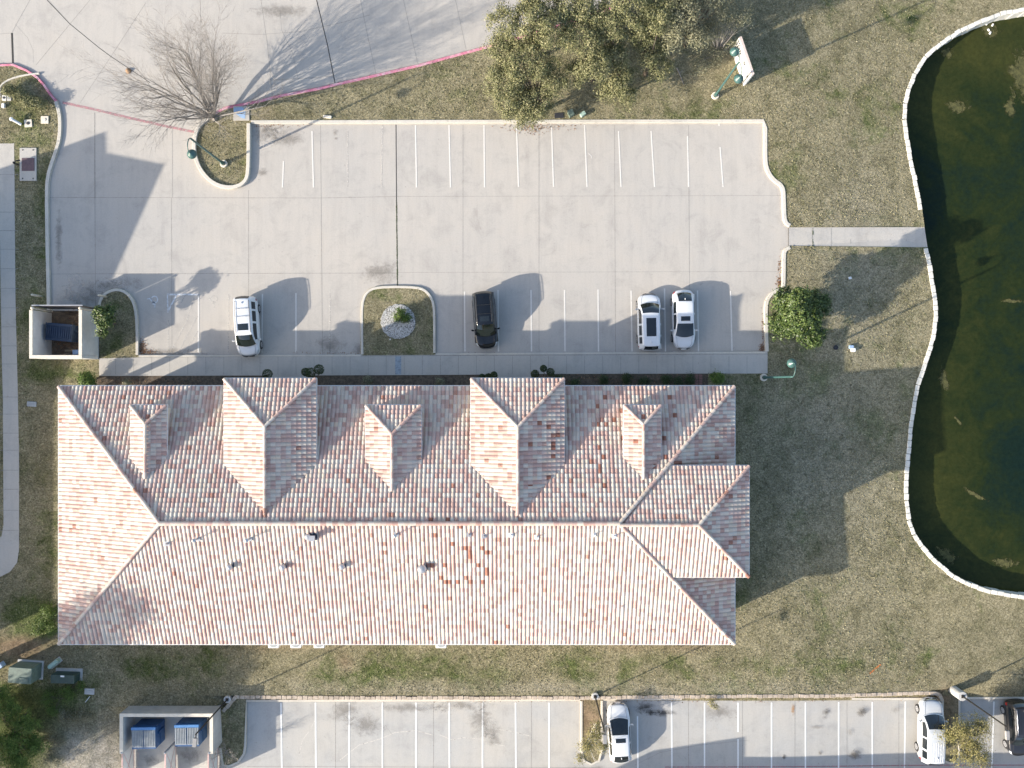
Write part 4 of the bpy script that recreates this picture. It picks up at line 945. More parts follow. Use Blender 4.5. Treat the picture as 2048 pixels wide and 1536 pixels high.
litter([(284, 695, 4, 9, 260), (293, 704, 10, 3, 200), (1524, 697, 3, 6, 140), (1558, 565, 3, 6, 120), (1559, 530, 2, 12, 60), (1525, 660, 1, 20, 60), (1070, 256, 30, 4, 120), (1060, 262, 12, 6, 60), (1090, 252, 40, 2, 80), (130, 690, 14, 12, 320), (150, 655, 10, 20, 160), (900, 707, 200, 1.5, 90), (300, 765, 60, 6, 300), (1250, 760, 90, 6, 300), (724, 690, 2, 14, 60), (540, 252, 30, 2, 60), (1200, 1405, 300, 2, 200), (700, 706, 60, 1, 40), (258, 142, 3, 3, 60)])
# white gravel ring
def gravel():
    cx, cy = P(796, 643, .2).x, P(796, 643, .2).y; cs, ns = [], []; mb = MB(); mb.lathe([(1.42, -.08), (1.38, .02), (.9, .06), (.02, .08)], n=32); 
    t = thing('gravel_ring', 'round bed of white gravel in the grass island between the stalls', 'gravel bed', (cx, cy, .14)); mb.build('bed', M_gravb, t, smooth=True)
    gm = MB(); ico = [Vector(v).normalized() for v in ((0, 0, 1), (.9, 0, .2), (.3, .85, .2), (-.7, .5, .2), (-.7, -.5, .2), (.3, -.85, .2), (0, 0, -1))]; fs = [(0, 1, 2), (0, 2, 3), (0, 3, 4), (0, 4, 5), (0, 5, 1), (6, 2, 1), (6, 3, 2), (6, 4, 3), (6, 5, 4), (6, 1, 5)]
    for _ in range(2000):
        a = random.uniform(0, 2 * PI); r = 1.40 * math.sqrt(random.random()); s = random.uniform(.022, .052); c = Vector((r * math.cos(a), r * math.sin(a), .09 - .04 * r)); rot = Matrix.Rotation(random.uniform(0, 6), 3, 'Z')
        gm.add([c + (rot @ Vector((v.x * s * random.uniform(.7, 1.3), v.y * s, v.z * s * .6))) for v in ico], fs)
    o = gm.build('stones', M_gravel, t); o['kind'] = 'stuff'
gravel()

# pond algae
def algae(label, px, py, rx, ry, rot=0):
    n = 28; c = PZ(px, py, WZ); vs = [(0, 0, 0)]
    for k in range(n):
        a = 2 * PI * k / n; x, y = rx / S * 1.35 * math.cos(a), ry / S * 1.35 * math.sin(a); vs.append((x * math.cos(rot) - y * math.sin(rot), x * math.sin(rot) + y * math.cos(rot), 0))
    o = MB().add(vs, [(0, 1 + k, 1 + (k + 1) % n) for k in range(n)]).build('algae_mat', M_algae, loc=(c.x, c.y, WZ + .02 + .001 * (hash(label) % 9))); ul = o.data.uv_layers.new(name='UVMap')
    i = 0
    for p in o.data.polygons:
        for l, c_ in zip(p.loop_indices, ((0, 0), (1, 0), (1, 0))): ul.data[l].uv = c_
    tag(o, label, 'algae', 'algae mats floating on the pond', 'stuff')
algae('big tan algae mat at the right edge of the pond', 2045, 150, 34, 62); algae('square tan algae mat in the upper pond', 1915, 213, 26, 18); algae('algae mat holding white litter by the north wall', 1980, 60, 22, 22)
algae('narrow tan algae streak in the lower pond', 1952, 990, 30, 6, -.5); algae('thin algae wisp by the east wall shadow', 1915, 840, 16, 4, -.9); algae('algae strand at the right edge mid pond', 2025, 602, 30, 5); algae('dark algae clump under the south wall', 1895, 1110, 30, 16, -.7)
algae('algae clump off the wall beside the lamp lawn', 1888, 760, 12, 30, .2); algae('faint algae in the upper left pond corner', 1895, 105, 18, 14, .4); algae('green algae patch mid upper pond', 2020, 215, 14, 26); algae('small algae bits in the lower right pond', 2010, 1125, 30, 12)
lm = MB()
for a, b in ((1972, 48), (1985, 50), (1977, 60), (1980, 66)): c = PZ(a, b, WZ + .05); lm.box((c.x, c.y, WZ + .07), (.22, .13, .08), random.uniform(0, 3), bev=.02)
o = lm.build('floating_litter', M_wplas); tag(o, 'white litter caught in the algae by the north wall', 'litter')

# ------------------------------------------------------------------ enclosures and dumpsters
def dumpster(label, loc, rz, L_, D_, h, bodym, lidm, trim, n_sl=6, slope=.0):
    t = thing('dumpster', label, 'dumpster', loc, rz, 'blue dumpsters'); b = MB()
    b.box((0, 0, h * .46 + .1), (L_, D_, h * .92 - .1), bev=.03)
    for s in (-1, 1):
        b.box((s * (L_ / 2 + .03), 0, h * .55), (.05, D_ * .9, .10)); b.box((s * (L_ / 2 + .05), D_ * .15, h * .5), (.09, .16, h * .5))
    b.box((0, D_ / 2 + .02, h * .8), (L_ * 1.0, .05, .1)); b.build('body', bodym, t)
    for s in (-1, 1):
        l = MB(); l.box((s * L_ * .25, 0, h * .95), (L_ * .47, D_ * .96 - .25, .035), bev=.01)
        for k in range(n_sl): l.box((s * L_ * .25 + (k - (n_sl - 1) / 2) * L_ * .47 / n_sl, 0, h * .95 + .04), (L_ * .47 / n_sl * .45, D_ * .92 - .28, .05))
        l.build('lid', lidm, t)
    r = MB(); r.box((0, D_ / 2 - .07, h * .97), (L_ + .02, .22, .09), bev=.02); r.build('hinge_bar', trim, t)
    w_ = MB()
    for x in (-1, 1):
        for y in (-1, 1): w_.lathe([(.08, 0), (.08, .1)], (x * L_ * .42, y * D_ * .4, 0), 8)
    w_.build('casters', M_blk, t); return t
EH = 2.62
def e1(px, py, z=EH): return PZ(px, py, z)
t = thing('dumpster_enclosure', 'white rendered three sided dumpster enclosure with closed dark gates by the car park', 'enclosure', P(150, 670, 0))
o0 = t.location
xl, xr_, yt, yb = e1(58, 0).x, e1(164, 0).x, e1(0, 620).y, e1(0, 717).y; th = .27
def ebox(mb, x0, x1, y0, y1, z0, z1, o=o0, bev=0): mb.box(((x0 + x1) / 2 - o.x, (y0 + y1) / 2 - o.y, (z0 + z1) / 2), (abs(x1 - x0), abs(y1 - y0), z1 - z0), bev=bev)
wm = MB(); ebox(wm, xl + .02, xl + th - .02, yb + th, yt, 0, EH - .08); ebox(wm, xr_ - th + .02, xr_ - .02, yb + th, yt, 0, EH - .08); ebox(wm, xl + .02, xr_ - .02, yb + .02, yb + th - .02, 0, EH - .083); wm.build('wall', M_wwall, t)
cp = MB(); ebox(cp, xl, xl + th, yb + th, yt + .02, EH - .08, EH, bev=.02); ebox(cp, xr_ - th, xr_, yb + th, yt + .02, EH - .08, EH, bev=.02); ebox(cp, xl, xr_, yb, yb + th, EH - .08, EH - .002, bev=.02); cp.build('coping', M_cap, t)
for px in (64, 160):
    pm = MB(); c = PZ(px, 617, EH + .05); pm.lathe([(.075, 0), (.075, EH - .02), (.11, EH), (.12, EH + .07), (.06, EH + .13)], (c.x - o0.x, yt + .14 - o0.y, 0), 12); pm.build('gate_post', M_cap, t)
gy = yt + .34; xm = (xl + xr_) / 2
for a, b in ((xl + .15, xm - .01), (xm + .01, xr_ + .0)):
    g = MB(); ebox(g, a, b, gy - .03, gy + .0, .15, EH - .12); go = g.build('gate', M_black, t)
    g = MB(); ebox(g, a, b, gy + .002, gy + .07, EH - .16, EH - .06); ebox(g, a, b, gy + .002, gy + .05, .15, .25); ebox(g, a, a + .06, gy + .003, gy + .05, .15, EH - .16); ebox(g, b - .06, b, gy + .003, gy + .05, .15, EH - .16); g.build('gate_frame', M_galv, go)
dumpster('dark blue dumpster with slatted lids inside the west enclosure', PZ(137, 667, 0), R(-5), 2.1, 1.35, 1.45, M_blued, M_blued, M_blued, 6)
dl = MB(); c = P(160, 705, 0); dl.box((c.x, c.y, .35), (.5, .38, .65), .05, bev=.03); o = dl.build('white_bin', M_bluepal); tag(o, 'pale blue box standing in the west enclosure corner', 'box')
for i, (a, b, l_, r_, lb) in enumerate(((139, 701, .9, .02, 'flat plank lying behind the dark blue dumpster'), (133, 707, .7, .2, 'slanted thin plank by the enclosure back wall'), (172, 701, .5, 0, 'short plank beside the pale blue box'))):
    c = P(a, b, .2); o = MB().box((0, 0, 0), (l_, .16 if i != 1 else .06, .05), bev=.01).build('plank', M_wood, loc=(c.x, c.y, .08 + .05 * i), rz=r_); tag(o, lb, 'plank', 'planks in the west enclosure')
for a, b, lb in ((83, 593, 'on the shaded grass left of the lot'), (214, 594, 'on the kerb of the small round island')):
    m = MB(); m.lathe([(.085, 0), (.085, 1.25), (.07, 1.33), (.02, 1.37)], n=14); o = m.build('bollard', M_cap, loc=P(a, b, .1), smooth=True); tag(o, 'beige pipe bollard ' + lb, 'bollard', 'beige bollards before the west enclosure')
# south enclosure
EZ = 1.6
t = thing('dumpster_enclosure', 'weathered concrete double dumpster enclosure with three open braced gates in the south lot', 'enclosure', P(350, 1450, LOTZ)); o0 = t.location
xl, xr_, yt, yb = PZ(240, 0, EZ).x, PZ(426, 0, EZ).x, PZ(0, 1427, EZ).y, PZ(0, 1507, EZ).y; th = .24
wm = MB(); zb = 0
M_oldw = plain('old_concrete_wall', (.46, .455, .44), .9, var=.16, scale=1.2, bmp=.3)
ebox(wm, xl, xl + th, yb, yt - th, 0, EZ - LOTZ, o0); ebox(wm, xr_ - th, xr_, yb, yt - th, 0, EZ - LOTZ, o0); ebox(wm, xl, xr_, yt - th, yt, 0, EZ - LOTZ - .001, o0); wm.build('wall', M_oldw, t)
cp = MB(); zz = EZ - LOTZ; ebox(cp, xl - .01, xl + th + .01, yb, yt - th - .01, zz, zz + .05, o0); ebox(cp, xr_ - th - .01, xr_ + .01, yb, yt - th - .01, zz, zz + .05, o0); ebox(cp, xl - .01, xr_ + .01, yt - th - .01, yt + .01, zz, zz + .049, o0); cp.build('coping', M_cap, t)
M_pinkst = plain('pinkish_steel', (.60, .40, .36), .6)
for px, z0_ in ((245, 0), (331, 0), (417, 0)):
    gx_ = PZ(px, 0, EZ - .1).x; g = MB(); y0, y1 = PZ(0, 1509, EZ).y, PZ(0, 1509, EZ).y - 2.6
    ebox(g, gx_ - .02, gx_ + .02, y1, y0, .15, zz - .1, o0); go = g.build('gate', M_wwall, t)
    g = MB(); ebox(g, gx_ - .045, gx_ + .045, y1, y0, zz - .1, zz - .03, o0); ebox(g, gx_ - .045, gx_ + .045, y1, y0, .08, .15, o0)
    for s in (-1, 1):
        g.tube([(gx_ - o0.x + .035, y0 - o0.y, .2 if s > 0 else zz - .2), (gx_ - o0.x + .035, y1 - o0.y, zz - .2 if s > 0 else .2)], .022, 5)
    g.build('brace', M_pinkst, go)
    g = MB(); g.lathe([(.08, 0), (.08, zz + .06), (.03, zz + .12)], (gx_ - o0.x + (0 if px < 400 else .1), y0 - o0.y + .14, 0), 10); g.build('gate_post', M_galv, t)
dumpster('blue dumpster with grey ribbed lids, left bay of the south enclosure', PZ(308, 1457, LOTZ), R(1), 1.92, 1.72, 1.9, M_blueb, M_lid, M_bluel, 7)
dumpster('blue dumpster with bright bar and grey ribbed lids, right bay of the south enclosure', PZ(392, 1452, LOTZ), R(1), 1.92, 1.72, 1.9, M_blueb, M_lid, M_bluel, 7)

# ------------------------------------------------------------------ lamps
def crook_lamp(label, base, dirs, h=6.5, group='green crook street lamps'):
    t = thing('street_lamp', label, 'street lamp', base, 0, group)
    m = MB(); m.lathe([(.30, -.2), (.30, .12), (.28, .16)], n=20); m.build('base', M_cap, t)
    m = MB(); m.lathe([(.17, .16), (.15, .5), (.09, .62), (.075, h), (.06, h + .15)], n=14); m.build('pole', M_green, t, smooth=True)
    for dx_, dy_ in dirs:
        d = Vector((dx_, dy_, 0)).normalized(); pts = []
        for k in range(11):
            a = PI * k / 10; pts.append(Vector((0, 0, h + .1)) + d * (.5 - .5 * math.cos(a)) + Vector((0, 0, math.sin(a) * .45)))
        pts.append(pts[-1] + Vector((0, 0, -.15)))
        m = MB(); m.tube(pts, .035, 8); m.build('arm', M_green, t, smooth=True)
        e = pts[-1]; m = MB(); m.lathe([(.32, -.32), (.36, -.30), (.33, -.20), (.22, -.06), (.10, 0), (.07, .06), (.03, .08)], tuple(e), 22); m.build('lamp_shade', M_green, t, smooth=True)
crook_lamp('green crook lamp on the grass island under the leafless tree', P(448, 328, .12), [(-.1, -1)])
crook_lamp('twin headed green crook lamp in front of the white sign', P(1430, 192, .12), [(-.15, 1), (.15, -1)])
crook_lamp('green crook lamp on the lawn by the northeast corner of the building', P(1527, 755, .12), [(0.1, 1)])
def box_lamp(label, base, h, aim, colh, colr, head=(.30, .68, .14)):
    t = thing('street_lamp', label, 'street lamp', base, 0, 'dark box lamps along the south lot')
    m = MB(); m.lathe([(colr, -.3), (colr, colh - .03), (colr * .95, colh)], n=24); m.build('base', M_oldw, t, smooth=False)
    m = MB(); m.box((0, 0, colh + .02), (.24, .24, .04)); m.tube([(0, 0, colh), (0, 0, h)], [.065, .05], 10); m.build('pole', M_bronze, t, smooth=False)
    d = Vector((aim[0], aim[1], 0)).normalized(); a = math.atan2(d.y, d.x) - PI / 2
    m = MB(); m.tube([(0, 0, h - .08), tuple(Vector((0, 0, h - .05)) + d * .35)], .03, 6); m.build('arm', M_bronze, t)
    m = MB(); c = Vector((0, 0, h - .02)) + d * (.25 + head[1] / 2); m.box(tuple(c), head, a, bev=.04); m.build('lamp_head', M_alu, t)
box_lamp('dark box lamp on a tall concrete column at the east end of the wall', P(1904, 1378, LOTZ + .1), 7.2, (.05, -1), 1.55, .37)
box_lamp('dark box lamp on a low round footing at the middle island', P(1189, 1388, LOTZ + .2), 6.9, (.05, -1), .55, .29)
box_lamp('dark box lamp beside the south dumpster enclosure', P(459, 1394, LOTZ + .2), 6.9, (-.1, -1), .55, .29)

# ------------------------------------------------------------------ sign
a, b = PZ(1480, 74.5, 2.3), PZ(1505.5, 150, 2.3)
mid = (a + b) / 2; d = (b - a); L_ = Vector((d.x, d.y)).length; ang = math.atan2(d.y, d.x)
t = thing('monument_sign', 'white monument sign with small black lettering beside the twin headed lamp', 'sign', (mid.x, mid.y, .1), ang)
m = MB(); m.box((0, 0, 1.12), (L_, .20, 2.24), bev=.02); m.build('panel', M_signf, t)
m = MB(); m.box((0, 0, 2.28), (L_ + .02, .23, .06), bev=.02); m.build('coping', M_signt, t)
ink = MB(); rnd = random.Random(4); yy = -.104   # face looking south-west
def word(x0, z, wd, ht, n):
    cw = wd / n
    for k in range(n):
        x = x0 + k * cw; ty = rnd.randint(0, 3)
        ink.box((x + cw * .24, yy, z), (cw * .46, .012, ht))
        if ty in (0, 2): ink.box((x + cw * .55, yy - .001, z + ht * .35), (cw * .4, .012, ht * .3))
        if ty in (1, 2, 3): ink.box((x + cw * .55, yy - .001, z), (cw * .4, .012, ht * .28))
        if ty in (0, 1): ink.box((x + cw * .72, yy - .002, z), (cw * .24, .012, ht))
        if ty == 3: ink.box((x + cw * .55, yy - .001, z - ht * .36), (cw * .4, .012, ht * .28))
sgn = -1 if ang < 0 else 1
for z_, x_, w_, h_, n_ in ((1.95, -1.42, .5, .24, 3), (1.55, -1.42, .65, .42, 3), (1.05, -1.40, .5, .2, 4), (.72, -1.4, .4, .16, 4), (1.6, -.75, .32, .4, 2), (1.0, -.72, .3, .24, 2), (1.85, .15, .5, .12, 5), (1.6, .2, .3, .26, 2), (1.62, .62, .6, .12, 6), (1.3, .62, .5, .12, 5), (1.35, 1.22, .22, .3, 1)): word(x_, z_, w_, h_, n_)
ink.build('lettering', M_ink, t)

# ------------------------------------------------------------------ small utilities
def simple(name, label, cat, mb, mats, loc, rz=0, group=None):
    o = mb.build(name, mats, loc=loc, rz=rz); tag(o, label, cat, group); return o
simple('meter_lid', 'black rectangular grate in the grass beside the kerb', 'grate', MB().box((0, 0, .02), (.72, .42, .06), bev=.01), M_black, P(1118, 231, .12), R(3))
def ubox(name, label, px, py, sx, sy, sz, mat, rz, group=None, matt=None):
    t = thing(name, label, 'utility box', P(px, py, .12), rz, group); MB().box((0, 0, sz / 2), (sx, sy, sz), bev=.03).build('body', mat, t); MB().box((0, 0, sz + .03), (sx * 1.06, sy * 1.06, .07), bev=.02).build('lid', matt or mat, t); return t
ubox('utility_box', 'green utility box on the grass right of the black grate', 1141, 229, .48, .40, .45, M_util, R(115))
ubox('utility_box', 'pale utility box, rightmost of the two by the north kerb', 1165, 230, .42, .28, .3, M_utilp, R(35))
t = thing('transformer', 'large green pad transformer with sloped door in the bottom left corner', 'transformer', P(62, 1338, .1), R(-4))
MB().box((0, 0, .05), (2.1, 1.5, .12)).build('pad', M_oldw, t); MB().box((0, .0, .8), (1.85, 1.25, 1.35), bev=.04).build('cabinet', M_util, t); MB().box((.35, -.38, 1.5), (.75, .45, .05), bev=.01).build('hatch', M_util, t); MB().box((0, -.642, .75), (.02, .03, 1.1)).build('door_seam', M_utild, t)
t = thing('utility_cabinet', 'long dark green utility cabinet on a pad near the building corner', 'cabinet', P(138, 1350, .1), R(-2))
MB().box((.05, .1, .05), (2.15, .95, .12)).build('pad', M_oldw, t); MB().box((0, 0, .52), (1.9, .68, .85), bev=.03).build('cabinet', M_utild, t); MB().box((.0, .25, .96), (.3, .12, .03)).build('handle', M_wplas, t)
t = thing('utility_pedestal', 'pale green oblong pedestal box between the transformer and the roof corner', 'pedestal', P(112, 1325, .1), R(38)); MB().box((0, 0, .28), (1.0, .34, .5), bev=.1).build('cover', M_utilp, t); MB().box((0, 0, .02), (1.1, .45, .08)).build('pad', M_oldw, t)
simple('concrete_block', 'small pale concrete pad with a lid beside the weeds', 'concrete pad', MB().box((0, 0, .06), (.78, .48, .14), bev=.02).box((.1, 0, .14), (.3, .2, .03), bev=.01), M_oldw, P(180, 1382, .1), R(-3))
simple('pipe', 'short white pipe lying below the small concrete pad', 'pipe', MB().tube([(-.3, 0, .06), (.3, .0, .06)], .03, 8), M_wplas, P(176, 1398, .1), R(52))
simple('utility_box', 'pale blue metal box cut by the left frame edge', 'utility box', MB().box((0, 0, .25), (.7, .4, .5), bev=.03).box((0, 0, .52), (.74, .44, .05), bev=.02), M_bluepal, P(3, 1330, .1), R(35))
t = thing('vault_pad', 'concrete pad with a square purple brown hatch by the side path', 'utility vault', P(57, 329, .12)); MB().box((0, 0, .03), (1.36, 2.66, .1), bev=.02).build('slab', M_walk, t); MB().box((.02, -.02, .09), (1.02, 1.04, .04), bev=.01).build('hatch', M_purple, t)
lf = MB(); 
for x_ in (-.42, .42):
    for y_ in (-1.15, 1.15): lf.lathe([(.05, .05), (.05, .1), (.02, .12)], (x_, y_, 0), 10)
lf.build('lifting_bolt', M_blk, t)
simple('standpipe', 'black bent standpipe leaning over the vault pad', 'pipe', MB().tube([(-.25, -.1, -.1), (-.2, -.1, .55), (.05, .0, .75), (.3, .1, .6)], .05, 10).lathe([(.09, .5), (.1, .62), (.05, .7)], (-.2, -.1, 0), 12), M_blk, P(42, 327, .12))
for px, py, lb, r_ in ((57, 247, 'tan square valve pad with dark round cap in the corner lawn', .08), (90, 240, 'tan square valve pad nearest the lot kerb, with pale cap', 0)):
    t = thing('valve_pad', lb, 'valve cover', P(px, py, .12), r_, 'valve covers in the corner lawn'); MB().box((0, 0, .03), (.62, .60, .08), bev=.02).build('pad', M_cap, t); MB().lathe([(.13, .05), (.13, .1), (.11, .11)], n=16).build('cap', M_black if px == 57 else M_cap, t)
for px, py, lb, m_ in ((9, 196, 'round topped meter cover nearest the left frame edge', M_wwall), (19, 196, 'grey meter cover right of the round topped one', M_oldw)):
    t = thing('valve_pad', lb, 'valve cover', P(px, py, .12), 0, 'valve covers in the corner lawn'); MB().box((0, 0, .03), (.36, .46, .08), bev=.04).build('pad', m_, t); MB().lathe([(.1, .05), (.1, .09)], n=14).build('cap', M_black if px == 9 else M_lid, t)
simple('white_stone', 'white block below the meter covers at the left edge', 'block', MB().box((0, 0, .08), (.26, .36, .18), bev=.04), M_wplas, P(8, 212, .12))
simple('cleanout_pipe', 'white and grey capped pipe lying left of the tan valve pad', 'pipe', MB().tube([(-.28, .14, .45), (.25, -.16, .1)], .11, 12).lathe([(.14, 0), (.15, .16), (.05, .2)], (-.3, .15, .38), 14), M_wplas, P(38, 246, .12))
simple('leaf_pile', 'small heap of dry orange leaves on the driveway joint', 'leaf pile', MB().lathe([(.24, 0), (.2, .1), (.08, .2), (.02, .22)], n=11), LF_litter, P(257, 142, 0))
simple('sprinkler_box', 'grey oval lid in the grass left of the building', 'lid', MB().box((0, 0, .03), (.78, .42, .08), bev=.06), M_lid, P(64, 808, .12), R(-4))
simple('white_marker', 'small white paper square on the lawn above the magnolia shade', 'litter', MB().box((0, 0, .02), (.24, .2, .04), bev=.01), M_wplas, P(1700, 556, .12), .2)
t = thing('backflow_box', 'pair of white caps with red trim on the lawn below the magnolia', 'utility cover', P(1704, 697, .12)); MB().box((-.1, .12, .1), (.36, .28, .2), bev=.04).build('cap', M_bluepal, t); MB().box((.05, -.12, .12), (.34, .3, .24), bev=.04).build('cap', M_wplas, t)
simple('valve_ring', 'dark ring valve lid left of the white caps', 'valve', MB().lathe([(.2, 0), (.2, .06), (.16, .06), (.15, .03)], n=20), M_black, P(1671, 695, .12))
simple('small_pipe', 'small white pipe end below the gravel ring', 'pipe', MB().tube([(0, 0, 0), (.05, .02, .18)], .05, 10), M_wplas, P(780, 679, .12))
simple('stone_slab', 'short tan stone lying on the grass at the north kerb', 'stone', MB().box((0, 0, .06), (.72, .24, .14), bev=.05), M_cap, P(655, 234, .12), R(-5))
t = thing('access_ramp_plate', 'concrete pad with a blue angular puddle shaped plate by the leafless tree', 'plate', P(483, 227, .12)); MB().box((0, 0, .02), (1.3, 1.15, .08), bev=.01).build('pad', M_walk, t)
MB().prism([(-.6, .45), (.1, .5), (.35, .1), (.3, -.45), (-.05, -.35), (-.6, .1)], .063, .075).build('blue_sheet', M_bluepal, t)
simple('fallen_branch', 'grey fallen branch on the grass under the oaks', 'branch', MB().tube([(-.3, .6, .05), (-.05, .1, .1), (.1, -.3, .06), (.3, -.8, .04)], [.05, .045, .03, .02], 6).tube([(-.05, .1, .1), (.2, .35, .15)], [.03, .015], 5), M_barkg, P(1360, 150, .1))
om = MB(); strip(om, [(1740, 1348), (1752, 1338), (1763, 1330)], .12, .135); o = om.build('paint_mark', M_orange); tag(o, 'orange spray paint streak on the lawn above the south lot', 'paint mark')
for k in range(10):
    c = P(1393 + (k % 2) * 8, 751 + (k // 2) * 5.2, .1); o = simple('brick_paver', 'red brick paver, %s row from the sidewalk, %s column of the stepping grid' % (('first', 'second', 'third', 'fourth', 'fifth')[k // 2], ('left', 'right')[k % 2]), 'paver', MB().box((0, 0, .02), (.27, .17, .06), bev=.01), M_brick, (c.x, c.y, .1), random.uniform(-.06, .06), 'brick stepping pavers in the front bed')
# AC units
for px, lb in ((553, 'westmost of the three close together'), (597, 'middle of the three close together'), (643, 'eastmost of the three close together'), (884, 'standing alone to the east')):
    t = thing('air_conditioner', 'white air conditioner under the south eave, ' + lb, 'air conditioner', P(px, 1279, .12), 0, 'air conditioners along the south wall')
    MB().box((0, 0, .42), (.86, .86, .84), bev=.05).build('cabinet', M_wplas, t); MB().lathe([(.36, .845), (.36, .86), (.05, .88)], n=24).build('fan_grille', M_lid, t)

# ------------------------------------------------------------------ cars
def paint(name, col, coat=1.0, rough=.35, metal=0):
    m, nt, b = mk(name); b.inputs['Base Color'].default_value = (*col, 1); b.inputs['Roughness'].default_value = rough; b.inputs['Coat Weight'].default_value = coat; b.inputs['Coat Roughness'].default_value = .04; b.inputs['Metallic'].default_value = metal
    n = noise(nt, objco(nt), 2, 4); L(nt, ramp(nt, n, [(.3, tuple(x * .93 for x in col)), (.7, col)]), b.inputs['Base Color']); return m
PW = paint('white_car_paint', (.70, .71, .72)); PB = paint('black_car_paint', (.004, .005, .007), coat=.5, rough=.12); PD = paint('dark_grey_car_paint', (.018, .017, .019)); PS = paint('silver_white_car_paint', (.58, .60, .62), metal=.1)
M_cglass = paint('car_glass', (.012, .016, .018), 1.0, .03); M_cglassg = paint('green_tinted_windscreen', (.008, .012, .010), 1.0, .03)
M_trim = plain('black_car_trim', (.02, .02, .022), .5); M_chrome = plain('chrome', (.6, .6, .62), .15, metal=1, var=.05); M_head = plain('headlight_lens', (.55, .58, .60), .08, var=.1); M_tail = plain('tail_light', (.35, .02, .02), .15)
def interp(x, xs, ys):
    return float(np.interp(x, xs, ys))
def car(name, label, kind, px, py, rz, L_, W_, Hh, pm, feat, z=0, group='parked cars'):
    c = P(px, py, z); t = thing(name, label, 'car', (c.x, c.y, z + .0), rz, group)
    hl, hw = L_ / 2, W_ / 2; suv = kind == 'suv'
    belt = Hh * (.60 if suv else .63); hoodz = belt * (.97 if suv else .93); zb = .26 if suv else .2
    T_ = [-1, -.985, -.95, -.86, -.7, -.4, 0, .3, .48, .62, .78, .88, .95, .985, 1]
    if suv: WT = [.66, .80, .90, .965, .99, 1, 1, 1, .99, .98, .955, .90, .79, .62, .42]; ZT_ = [.60, .80, .93, 1.0, 1.0, 1, 1, 1, 1.0, .97, .93, .87, .78, .66, .50]
    else: WT = [.52, .70, .84, .945, .985, 1, 1, 1, .99, .975, .935, .86, .72, .54, .32]; ZT_ = [.62, .80, .90, .97, 1.0, 1, 1, 1, .97, .93, .87, .80, .70, .60, .46]
    RB = [(0, 0), (.80, 0), (.96, .10), (1.0, .35), (1.0, .62), (.975, .84), (.90, .955), (.72, 1.0), (.4, 1.015), (0, 1.02)]
    def bowy(x, tt): return tt * hl - math.copysign(max(0, (abs(tt) - .55) / .45) * (.34 if tt > 0 else .20) * (abs(x) / hw) ** 2.2, tt)
    def B(tt, s):
        """s in -1..1 around the upper body from left sill (-1) over hood (0) to right sill"""
        wv_ = hw * interp(tt, T_, WT); zt = belt * interp(tt, T_, ZT_); k = abs(s) * 8; ks = list(range(9)); X = [r[0] for r in reversed(RB[1:])]; Z = [r[1] for r in reversed(RB[1:])]
        xx_ = wv_ * interp(k, ks, X); return Vector((math.copysign(xx_, s), bowy(xx_, tt), zb + (zt - zb) * interp(k, ks, Z)))
    n = len(RB); ring = []
    V, F = [], []
    for tt in T_:
        wv_ = hw * interp(tt, T_, WT); zt = belt * interp(tt, T_, ZT_)
        zbb = zb + (.12 if abs(tt) > .97 else 0)
        pts = [(a * wv_, zbb + (zt - zbb) * q) for a, q in RB]; full = pts + [(-x, z_) for x, z_ in reversed(pts[1:-1])]
        V += [(x, bowy(x, tt), z_) for x, z_ in full]
    m_ = len(full)
    for i in range(len(T_) - 1):
        for k in range(m_): j = (k + 1) % m_; F.append((i * m_ + k, (i + 1) * m_ + k, (i + 1) * m_ + j, i * m_ + j))
    F.append(tuple(range(m_))); F.append(tuple(reversed(range((len(T_) - 1) * m_, len(T_) * m_))))
    mb = MB(); mb.add(V, F); body = mb.build('body', pm, t, smooth=True)
    bmx = bmesh.new(); bmx.from_mesh(body.data); bmesh.ops.recalc_face_normals(bmx, faces=bmx.faces[:]); bmx.to_mesh(body.data); bmx.free()
    ss = body.modifiers.new('s', 'SUBSURF'); ss.levels = 2; ss.render_levels = 2
    wr = .36 if suv else .33; wy = (hl * .60, -hl * .60)
    cm = MB()
    for y in wy: cm.tube([(-hw * 1.3, y, wr), (hw * 1.3, y, wr)], wr * 1.12, 24)
    cut = cm.build('cut', M_trim, t); bo = body.modifiers.new('b', 'BOOLEAN'); bo.operation = 'DIFFERENCE'; bo.object = cut; bo.solver = 'EXACT'
    dg = bpy.context.evaluated_depsgraph_get(); dg.update(); nm = bpy.data.meshes.new_from_object(body.evaluated_get(dg)); body.modifiers.clear(); body.data = nm
    bpy.data.objects.remove(cut)
    # floor block closes the arches
    MB().box((0, 0, .45), (W_ * .72, L_ * .86, .35)).build('underbody', M_trim, t)
    # cabin
    if suv: KU = [0, .07, .16, .30, .55, .70, .80, .88, 1]; KY = feat.get('ky', [-.95, -.93, -.86, -.6, -.2, .06, .14, .28, .48]); KF = [0, .55, .96, 1, 1, .985, .90, .62, 0]
    else: KU = [0, .10, .22, .32, .50, .66, .76, .87, 1]; KY = feat.get('ky', [-.82, -.76, -.64, -.55, -.2, .03, .12, .30, .52]); KF = [0, .34, .82, .97, 1, .985, .88, .55, 0]
    wbelt = hw * .93; wroof = hw * (.71 if suv else .71); roofh = Hh - belt - .03
